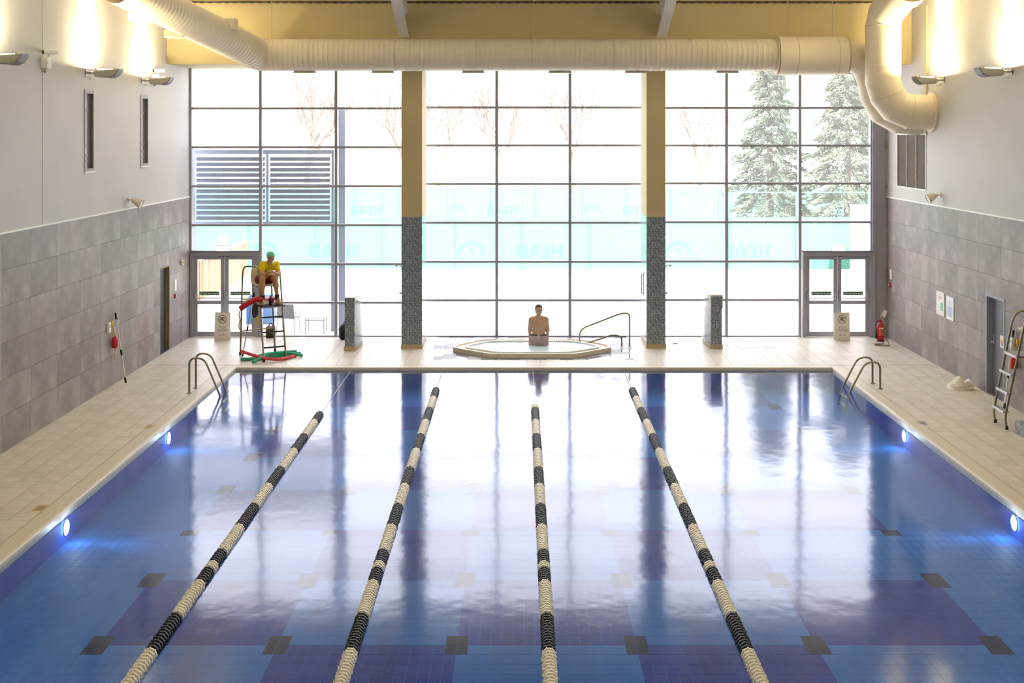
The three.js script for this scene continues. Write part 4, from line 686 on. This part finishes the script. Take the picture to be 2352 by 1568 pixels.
// ---------- fire extinguisher on its stand ----------
{
  const p = [8.979, 0, -30.719], t = thing('fire_extinguisher', 'red fire extinguisher on a chrome floor stand beside the right exit', 'extinguisher', p);
  part('cylinder', new THREE.LatheGeometry([[0, 0.12], [0.082, 0.12], [0.088, 0.14], [0.088, 0.46], [0.07, 0.52], [0.03, 0.55], [0.03, 0.57], [0, 0.57]].map((q) => new THREE.Vector2(...q)), 28).translate(-0.04, 0, 0), M.red, t);
  part('base_ring', new THREE.CylinderGeometry(0.084, 0.084, 0.05, 28).translate(-0.04, 0.115, 0), M.rubber, t);
  const lt = print(128, 160, (g) => { g.fillStyle = '#b3161c'; g.fillRect(0, 0, 128, 160); g.fillStyle = '#e9d8b0'; g.fillRect(16, 6, 96, 20); strokes(g, 14, 38, 46, 9, 12, '#e2bfae'); strokes(g, 70, 38, 46, 9, 12, '#e2bfae'); });
  part('label_print', new THREE.CylinderGeometry(0.0888, 0.0888, 0.24, 24, 1, true, -0.9, 1.8).translate(-0.04, 0.33, 0), mat(0xffffff, 0.4, { map: lt, side: THREE.DoubleSide }), t);
  part('valve', [rbx(0.06, 0.05, 0.05, 0.01, -0.04, 0.585, 0), rbx(0.13, 0.02, 0.03, 0.006, -0.01, 0.62, 0.0).rotateZ(0.12), rbx(0.1, 0.015, 0.03, 0.005, 0.0, 0.585, 0)], M.red, t);
  part('hose', tube([[-0.07, 0.59, 0.01], [-0.14, 0.58, 0.03], [-0.165, 0.5, 0.03], [-0.16, 0.42, 0.03]], 0.011, 24, 8), M.black, t); part('horn', new THREE.CylinderGeometry(0.013, 0.028, 0.26, 14).translate(-0.155, 0.3, 0.03), M.black, t);
  part('stand', [bend([[-0.2, 0.012, 0.08], [0.1, 0.012, 0.14], [0.16, 0.012, 0.1], [0.09, 0.2, -0.06], [0.08, 0.6, -0.07], [0.16, 0.86, -0.06], [0.08, 0.88, -0.06], [-0.02, 0.66, -0.07]], 0.06, 0.011), bend([[-0.2, 0.012, 0.08], [-0.16, 0.012, -0.08], [0.06, 0.012, -0.1], [0.09, 0.12, -0.08]], 0.05, 0.011), bx(0.16, 0.012, 0.16, -0.04, 0.09, 0)], M.steel, t);
  part('sign_plate', prism([[-0.05, -0.08], [0.05, -0.08], [0.05, 0.08], [-0.05, 0.08]], 0.006).rotateZ(-0.35).translate(0.075, 0.77, -0.055), M.white, t);
}
// ---------- reaching poles with throw bags on the walls ----------
function throwSet(x, s, foot, top, lab, boxLab) {
  const t = thing('reaching_pole', lab, 'pole'), mx = (k) => foot.map((q, i) => q + (top[i] - q) * k);
  part('shaft', rod(mx(0.02), mx(0.99), 0.015), M.white, t); part('grip', rod(mx(0), mx(0.08), 0.02), M.rubber, t); part('grip', rod(mx(0.4), mx(0.48), 0.02), M.rubber, t); part('grip', rod(mx(0.91), mx(1), 0.02), M.rubber, t);
  const z = top[2] + 0.02, bag = thing('throw_bag', boxLab, 'throw bag', [x + s * 0.09, 0, z + (s > 0 ? 0.13 : 0.1)]);
  part('bag', new THREE.LatheGeometry([[0, 0.78], [0.06, 0.79], [0.068, 0.85], [0.066, 0.95], [0.05, 1.0], [0.02, 1.03]].map((q) => new THREE.Vector2(...q)), 20), M.red, bag);
  part('strap', [tube([[0, 1.02, 0], [-s * 0.02, 1.12, 0.01], [-s * 0.06, 1.28, 0.01], [-s * 0.03, 1.2, 0.03], [0.01 * s, 1.05, 0.02]], 0.012, 24, 8)], M.yellow, bag);
  part('rope_tail', tube([[0, 0.79, 0], [s * 0.01, 0.68, 0.01], [s * 0.005, 0.55, 0.01]], 0.014, 16, 8), M.yellow, bag);
  part('wall_hook', [rod([-s * 0.09, 1.27, 0.01], [-s * 0.04, 1.27, 0.01], 0.01), rbx(0.05, 0.09, 0.06, 0.012, -s * 0.06, 1.3, 0.01)], M.yellow, bag);
  const b = thing('pole_hook_box', s > 0 ? 'small white box on the left wall behind the throw bag strap' : 'white and yellow hook box on the right wall behind the step ladder', 'box', [x + s * 0.035, 1.24, z + (s > 0 ? 0.34 : -0.12)]);
  part('box_body', rbx(0.05, 0.2, 0.14, 0.008), M.white, b); part('box_label', bx(0.003, 0.05, 0.08, s * 0.026, 0.03, 0), mat(0x9a9aa0, 0.6), b);
}
throwSet(XL, 1, [-8.27, 0, -26.071], [XL + 0.05, 1.49, -25.92], 'reaching pole with black grips leaning on the left wall', 'red throw bag with yellow strap hanging on the left wall');
throwSet(XR, -1, [9.2, 0, -23.55], [XR - 0.05, 1.5, -23.6], 'reaching pole with black grips leaning on the right wall', 'red throw bag with yellow strap hanging on the right wall');
// ---------- step ladder chair at the right wall ----------
{
  const t = thing('step_ladder', 'aluminium step ladder chair standing before the grey door in the right wall', 'step ladder');
  const line = (z) => [[8.63, 0, z], [8.6, 0.22, z], [8.95, 1.9, z], [9.06, 2.03, z], [9.35, 2.0, z]];
  for (const z of [-22.5, -21.97]) {
    part('front_rail', bend(line(z), 0.12, 0.02, 12), M.steel, t);
    part('rear_leg', bend([[9.35, 2.0, z], [9.38, 1.9, z], [9.38, 0, z]], 0.08, 0.02, 12), M.steel, t);
    for (const x of [8.63, 9.38]) part('foot_cap', new THREE.CylinderGeometry(0.025, 0.028, 0.06, 14).translate(x, 0.031, z), M.rubber, t);
    part('side_brace', rod([8.82, 1.28, z], [9.38, 1.28, z], 0.015), M.steel, t);
  }
  for (const [x, y] of [[8.62, 0.31], [8.69, 0.634], [8.755, 0.957]]) part('tread', [rbx(0.11, 0.025, 0.52, 0.006, x, y, -22.235), bx(0.012, 0.035, 0.52, x - 0.052, y - 0.008, -22.235)], M.alu, t);
  part('platform', [rbx(0.4, 0.03, 0.52, 0.008, 9.0, 1.29, -22.235), bx(0.015, 0.05, 0.52, 8.8, 1.28, -22.235)], M.alu, t);
  part('seat', rbx(0.36, 0.04, 0.5, 0.015, 9.2, 1.72, -22.235), M.cream, t); part('seat_back', rbx(0.03, 0.35, 0.5, 0.012, 9.37, 1.95, -22.235), M.cream, t);
  const b = thing('spray_bottle', 'clear bottle with a dark cap on the step ladder platform', 'bottle', [9.04, 1.305, -22.1]);
  part('bottle_body', new THREE.CylinderGeometry(0.04, 0.04, 0.16, 18).translate(0, 0.08, 0), mat(0xbfd6cf, 0.25), b); part('cap', new THREE.CylinderGeometry(0.018, 0.025, 0.05, 14).translate(0, 0.185, 0), M.black, b);
}
{ const t = thing('mosaic_bench', 'low bench clad in blue grey mosaic at the foot of the right wall', 'bench', [9.07, 0, -21.0]); part('mosaic_face', metres(bx(0.76, 0.2, 1.5, 0, 0.11, 0)), M.mosaic, t); part('plinth', bx(0.7, 0.02, 1.44, 0, 0.01, 0), M.plinth, t); }
// ---------- towels ----------
const cloth = mat(0xefeae2, 0.9);
{
  const t = thing('rolled_towel', 'rolled white towel on the floor against the right wall', 'towel', [9.209, 0, -25.408]), sp = [];
  for (let k = 0; k <= 60; k++) { const a = k / 60 * 6 * Math.PI, r = 0.02 + 0.085 * k / 60; sp.push([Math.cos(a) * r, Math.sin(a) * r]); }
  const inner = sp.map(([x, y]) => { const r = Math.hypot(x, y), k = Math.max(0.002, r - 0.0245) / r; return [x * k, y * k]; }).reverse();
  part('roll', prism([...sp, ...inner], 0.24).rotateY(-0.3).translate(0, 0.108, 0), cloth, t);
  const u = thing('crumpled_towel', 'crumpled white towel heaped beside the rolled towel', 'towel', [9.035, 0, -25.495]);
  const g = new THREE.SphereGeometry(0.2, 60, 36, 0, Math.PI * 2, 0, Math.PI / 2), q = g.attributes.position;
  for (let i = 0; i < q.count; i++) { const x = q.getX(i), y = q.getY(i), z = q.getZ(i), a = Math.atan2(z, x), n = fbm((a / (2 * Math.PI) + 1) % 1, y / 0.4 + 0.3, 8, 3, 21), k = 0.72 + 0.62 * n; q.setXYZ(i, x * k * (1.1 - 0.35 * y / 0.2), Math.max(0, y * (0.85 + 0.5 * fbm((x + 1) / 2, (z + 1) / 2, 14, 2, 8))), z * k * (1.1 - 0.3 * y / 0.2)); }
  g.computeVertexNormals(); part('cloth', g, cloth, u);
  const v = thing('draped_towel', 'white towel draped over the end of the right half wall', 'towel', [4.795, 0, -30.32]), prof = [];
  const side = (sx) => Array.from({ length: 8 }, (_, k) => [sx * (0.152 + 0.012 * Math.sin(k)), 1.3 - k * 0.045]);
  const outer = [...side(-1).reverse(), [-0.14, 1.315], [0, 1.32], [0.14, 1.315], ...side(1)], inn = [[0.14, 0.985], [0.138, 1.289], [-0.138, 1.289], [-0.14, 0.985]];
  part('cloth', [prism([...outer, ...inn], 0.34, 0.006)], cloth, v);
}
// ---------- bags ----------
{
  const t = thing('backpack', 'black backpack on the floor by the glazing behind the left half wall', 'bag', [-4.42, 0, -31.55]);
  part('pack', surface([[[-0.1, 0.07, 0], [-0.1, 0.25, 0], 0.07, 0.07], [[0.1, 0.07, 0], [0.1, 0.25, 0], 0.07, 0.07], [[0, 0.07, 0], [0, 0.3, 0], 0.09, 0.085], [[-0.06, 0.3, 0], [0.06, 0.3, 0], 0.085, 0.085]], 0.01, 0.06, (x, y) => 0.004 - y), M.black, t);
  part('carry_loop', tube([[-0.05, 0.39, 0], [-0.03, 0.45, 0], [0.03, 0.45, 0], [0.05, 0.39, 0]], 0.01, 20, 8), M.rubber, t); part('front_pocket', rbx(0.18, 0.17, 0.06, 0.025, 0, 0.14, 0.085), M.rubber, t);
  const b = thing('tote_bag', 'dark striped tote bag on the floor behind the lifeguard chair', 'bag', [-6.377, 0, -31.828]);
  const st = tex(64, (u, v, x, y) => (y >> 3) % 4 === 3 ? [0.75, 0.72, 0.62] : [0.2, 0.19, 0.15]);
  part('bag_body', prism([[-0.115, 0], [0.115, 0], [0.12, 0.05], [0.115, 0.27], [0.1, 0.29], [-0.1, 0.29], [-0.12, 0.27], [-0.12, 0.05]], 0.12, 0.015), mat(0xffffff, 0.8, { map: (() => { st.repeat.set(3, 3); return st; })() }), b);
  for (const z of [-0.04, 0.04]) part('handle', tube([[-0.05, 0.28, z], [-0.03, 0.35, z], [0.03, 0.355, z], [0.05, 0.28, z]], 0.008, 20, 6), M.rubber, b);
}
// ---------- outdoors ----------
const ground = struct('floor_outside', b6(-70, 70, -0.5, -0.04, ZB - 0.1, -160), mat(0xcfc8bb, 0.8)); ground.userData.label = 'pale paving outside the glazing'; ground.name = 'floor_002';
M.louvre = mat(0x49546a, 0.5);
{ // louvre screen outside the left bay
  const z = -33.1, x0 = -8.72, x1 = -4.95, xm = -6.72, t = thing('louvre_screen', 'blue grey louvre screen fixed outside the left glazing', 'louvre screen');
  part('top_rail', b6(x0, x1, 4.68, 4.79, z - 0.05, z + 0.05), M.blueSteel, t); part('bottom_rail', b6(x0, x1, 2.8, 2.88, z - 0.05, z + 0.05), M.blueSteel, t);
  for (const x of [x0 + 0.03, xm, x1 - 0.03]) part('upright', b6(x - 0.03, x + 0.03, 2.8, 4.79, z - 0.04, z + 0.04), M.blueSteel, t);
  for (let i = 0; i < 12; i++) for (const [a, b] of [[x0 + 0.1, xm - 0.07], [xm + 0.07, x1 - 0.1]]) { const m = part('slat', prism([[-0.055, -0.006], [0.055, -0.012], [0.06, 0], [0.055, 0.012], [-0.055, 0.006]], b - a).rotateY(Math.PI / 2), M.louvre, t); m.position.set((a + b) / 2, 4.55 - i * 0.1436, z); m.rotation.x = 0.95; }
  part('ground_post', [-8.69, -4.98].map((x) => b6(x - 0.04, x + 0.04, -0.04, 2.8, z - 0.05, z + 0.04))[0], M.blueSteel, t); part('ground_post', b6(-5.02, -4.94, -0.04, 2.8, z - 0.05, z + 0.04), M.blueSteel, t);
  for (const [x, lab] of [[-4.77, 'blue grey steel column outside the glazing beside the louvre screen'], [-8.95, 'blue grey steel column outside the glazing at the left wall corner']]) { const c = thing('steel_column', lab, 'column', [x, -0.04, -33.4]); part('shaft', bx(0.17, 7.4, 0.17, 0, 3.7, 0), M.blueSteel, c); part('base_plate', bx(0.3, 0.03, 0.3, 0, 0.015, 0), M.blueSteel, c); }
}
{ // court fences with printed windbreak cloth; the print reads reversed from this side
  const dark = '#3a6a5d', cloth = (bg) => print(1024, 256, (g, w, h) => { g.fillStyle = bg; g.fillRect(0, 0, w, h); g.translate(w, 0); g.scale(-1, 1); g.fillStyle = dark; g.strokeStyle = dark; g.font = 'bold 92px sans-serif'; g.textBaseline = 'middle'; g.fillText('HEAD', 470, 168, 420); g.lineWidth = 15; g.beginPath(); g.arc(930, 190, 62, Math.PI * 1.0, Math.PI * 1.95); g.stroke(); g.beginPath(); g.arc(930, 165, 9, 0, 7); g.fill(); });
  const mN = mat(0xffffff, 0.9, { map: cloth('#4d8776') });
  for (const [d, n, lab, x0] of [[48, 6, 'green windbreak panel of the near court fence', -22.6], [73, 8, 'green windbreak panel of the far court fence', -32.4]]) for (let i = 0; i < n; i++) {
    const t = thing('court_fence', lab, 'fence', [x0 + i * 8, -0.04, -d], 0, d === 48 ? 'near court fence panels' : 'far court fence panels');
    const c = part('windbreak', bx(7.96, 2.0, 0.02, 0, 1.02, 0), [0, 1, 2, 3, 4, 5].map((k) => (k === 4 ? mN : mat(0x4d8776, 0.9))), t);
    for (let k = 0; k < 3; k++) part('post', rod([-3.9 + k * 2.6, 0, 0.05], [-3.9 + k * 2.6, 3, 0.05], 0.03, 0.03, 8), mat(0x467565, 0.6), t);
    part('top_rail', rod([-3.96, 2.98, 0.05], [3.96, 2.98, 0.05], 0.02, 0.02, 8), mat(0x467565, 0.6), t);
  }
}
{ // timber fence and post
  const wood = [0x877561, 0x8d7b66, 0x80705b].map((c) => mat(c, 0.8)), t = thing('timber_fence', 'orange timber board fence outside the left exit doors', 'fence', [-10.1, -0.04, 0]);
  const bg = bx(0.03, 1.25, 0.197, 0, 0.63, 0);
  for (let i = 0; i < 62; i++) { const m = part('board', bg, wood[Math.floor(rnd() * 3)], t); m.position.set(0.01 * (i % 2), 0, -33.8 - i * 0.2); }
  part('cap_rail', bx(0.12, 0.04, 12.4, 0, 1.28, -39.9), M.white, t);
  const p = thing('timber_post', 'stout timber post standing behind the timber fence', 'post', [-10.6, -0.04, -44.5]); part('shaft', rbx(0.22, 1.55, 0.22, 0.02, 0, 0.775, 0), wood[1], p); part('cap', bx(0.26, 0.05, 0.26, 0, 1.57, 0), M.white, p);
}
{ // furniture on the terrace
  const grey = mat(0x6d6d72, 0.7), t = thing('terrace_chair', 'grey stacking chair on the terrace outside the left glazing', 'chair', [-6.1, -0.04, -32.75], Math.PI - 0.15);
  part('backrest', prism([[-0.24, 0.42], [0.24, 0.42], [0.22, 0.8], [-0.22, 0.8]], 0.02, 0.005).translate(0, 0, -0.22), grey, t); part('seat', rbx(0.48, 0.03, 0.45, 0.012, 0, 0.43, 0), grey, t);
  for (const [x, z] of [[-0.22, -0.2], [0.22, -0.2], [-0.22, 0.2], [0.22, 0.2]]) part('leg', rod([x, 0.42, z], [x * 1.12, 0, z * 1.15], 0.014), M.alu, t);
  for (const x of [-0.26, 0.26]) part('armrest', bend([[x, 0.42, 0.2], [x, 0.62, 0.18], [x, 0.64, -0.18], [x, 0.45, -0.22]], 0.06, 0.013), M.alu, t);
  const b = thing('terrace_table', 'low square metal side table on the terrace outside the left glazing', 'table', [-5.38, -0.04, -32.85]);
  part('tabletop', rbx(0.52, 0.02, 0.5, 0.006, 0, 0.42, 0), M.alu, b); part('apron', [bx(0.48, 0.03, 0.02, 0, 0.36, 0.22), bx(0.48, 0.03, 0.02, 0, 0.36, -0.22)][0], M.alu, b);
  for (const [x, z] of [[-0.24, -0.23], [0.24, -0.23], [-0.24, 0.23], [0.24, 0.23]]) part('leg', bx(0.03, 0.42, 0.03, x, 0.21, z), M.alu, b);
  const blue = mat(0x3c74b4, 0.6), c = thing('storage_bin', 'blue storage bin with a sloped lid on the terrace outside', 'bin', [-7.2, -0.04, -34.6]);
  part('bin_body', rbx(0.72, 0.62, 0.6, 0.03, 0, 0.31, 0), blue, c); part('lid', prism([[-0.37, 0], [0.37, 0], [0.25, 0.18], [-0.25, 0.18]], 0.62, 0.015).translate(0, 0.63, 0), blue, c);
  const q = thing('terrace_post', 'thin grey post with a small tap on the terrace', 'post', [-4.97, -0.04, -35.2]); part('shaft', rod([0, 0, 0], [0, 1.0, 0], 0.025), M.alu, q); part('tap', rod([0, 0.9, 0.03], [0.12, 0.86, 0.03], 0.015), M.alu, q);
}
// ---------- trees and houses beyond the court ----------
function bareTree(x, d, h, sp, lab) {
  const t = thing('bare_tree', lab, 'tree', [x, -0.04, -d]), bark = M.bark ??= mat(0x6f645c, 0.9), big = [], fine = [];
  const grow = (p, dir, len, r, lev) => { const q = p.clone().addScaledVector(dir, len); (lev < 2 ? big : fine).push(rod(p.toArray(), q.toArray(), r, r * 0.62, lev < 2 ? 7 : 4)); if (lev >= 5) return; const n = lev < 1 ? 4 : 3; for (let i = 0; i < n; i++) { const v = dir.clone().add(new THREE.Vector3(rr(-1, 1), rr(-0.25, 0.7), rr(-1, 1)).multiplyScalar(sp)).normalize(); grow(p.clone().lerp(q, rr(0.6, 1)), v, len * rr(0.62, 0.82), r * 0.58, lev + 1); } };
  grow(new THREE.Vector3(0, 0, 0), new THREE.Vector3(0, 1, 0), h * 0.3, h * 0.018, 0);
  part('trunk', merge(big), bark, t); part('twigs', merge(fine), bark, t, undefined, 'stuff');
}
[[-13.2, 77, 12, 'bare winter tree beyond the court fence, framed by the left glazing'], [-9.6, 104, 14, 'bare winter tree beyond the court fence, framed beside the louvre screen'], [-5.2, 80, 11, 'bare winter tree beyond the court fence, left of the left pillar'], [-1.5, 92, 12, 'pale bare winter tree beyond the court fence, behind the hot tub'], [4.2, 95, 12, 'pale bare winter tree beyond the court fence, left of the right pillar'], [12.5, 86, 10, 'bare winter tree beyond the court fence, right of the right pillar']].forEach(([x, d, h, l]) => bareTree(x, d, h, 0.55, l));
function conifer(x, d, h, w, lab, col) {
  const t = thing('conifer', lab, 'tree', [x, -0.04, -d]), per = 70, branches = 230, one = new THREE.ConeGeometry(0.028, 0.24, 3).translate(0, 0.12, 0), wood = [];
  const f = new THREE.InstancedMesh(one, phys(col, 1, { transmission: 0.45, thickness: 0 }), per * branches), o = new THREE.Object3D(), c = new THREE.Color(); let n = 0;
  for (let i = 0; i < branches; i++) {
    const s = Math.pow((i + rnd()) / branches, 0.85), y = h * (0.05 + 0.93 * s), L = (w * (1 - s) ** 0.8 + 0.25) * (0.55 + 0.75 * vnoise(i * 0.37, 2, 64, 5)), a = i * 2.39996 + rr(-0.3, 0.3), drop = rr(0.15, 0.5);
    const at = (k) => [Math.cos(a) * L * k, y + 0.12 * L * k - drop * L * k * k, Math.sin(a) * L * k];
    wood.push(tube([at(0), at(0.35), at(0.7), at(1)], 0.012, 4, 4));
    for (let j = 0; j < per; j++) {
      const k = 0.15 + 0.87 * Math.sqrt(rnd()), p = at(k), side = rr(-1, 1) * 0.28 * L * (1.1 - k) ;
      o.position.set(p[0] - Math.sin(a) * side, p[1] + rr(-0.1, 0.06) - Math.abs(side) * 0.25, p[2] + Math.cos(a) * side); o.rotation.set(rr(-0.5, 0.5), -a + rr(-0.9, 0.9), -Math.PI / 2 - rr(-0.2, 0.9), 'YXZ'); o.scale.setScalar(rr(0.6, 1.5)); o.updateMatrix();
      f.setMatrixAt(n, o.matrix); c.setScalar(rr(0.8, 1.2)); f.setColorAt(n++, c);
    }
  }
  part('trunk', [new THREE.CylinderGeometry(0.04, 0.2, h * 0.97, 10).translate(0, h * 0.485, 0)], M.bark, t); part('branch', merge(wood), M.bark, t, undefined, 'stuff');
  f.name = 'foliage'; f.userData.kind = 'stuff'; f.castShadow = f.receiveShadow = true; t.add(f);
}
conifer(10.7, 53, 8.9, 1.75, 'tall dense conifer beyond the court, behind the right glazing', 0x6e8069);
conifer(13.5, 51, 8.6, 2.1, 'feathery conifer beside the tall dense one, above the right exit doors', 0x7c8a6e);
function house(x, d, w, h, lab, wall) {
  const t = thing('house', lab, 'house', [x, -0.04, -d]), roof = mat(0x9a938c, 0.85);
  part('wall', bx(w, h, 7, 0, h / 2, 0), wall, t); part('roof', prism([[-w / 2 - 0.5, 0], [w / 2 + 0.5, 0], [w / 2 - 2.4, 3], [-w / 2 + 2.4, 3]], 8).translate(0, h, 0), roof, t); part('chimney', bx(0.8, 1.8, 0.8, w * 0.2, h + 3, 0), mat(0xa88f80, 0.9), t);
  for (const k of [-0.3, 0.05, 0.32]) for (const y of [0.25, 0.7]) { const f = part('window_frame', bx(1.3, 1.3, 0.08, w * k, h * y + 0.3, 3.53), M.white, t); part('pane', bx(1.1, 1.1, 0.03, w * k, h * y + 0.3, 3.57), mat(0x7c8894, 0.2), f); }
}
house(-17.6, 88, 11, 6.2, 'pale house with a hipped roof beyond the court, behind the left glazing', mat(0xc9c0b6, 0.9)); house(-3, 120, 16, 6, 'long pale house far behind the hot tub', mat(0xcfcac4, 0.9));
{ const t = thing('white_shed', 'white ribbed shed wall outside behind the right exit doors', 'shed', [14.1, -0.04, -44.5]); for (let i = 0; i < 8; i++) part('cladding_panel', bx(0.24, 2.7, 0.06 + 0.02 * (i % 2), -1.6 + i * 0.25, 1.35, 0), M.white, t); part('side_wall', bx(2.0, 2.6, 2.0, -0.7, 1.3, -1.05), M.white, t); }
renderer.render(scene, camera);
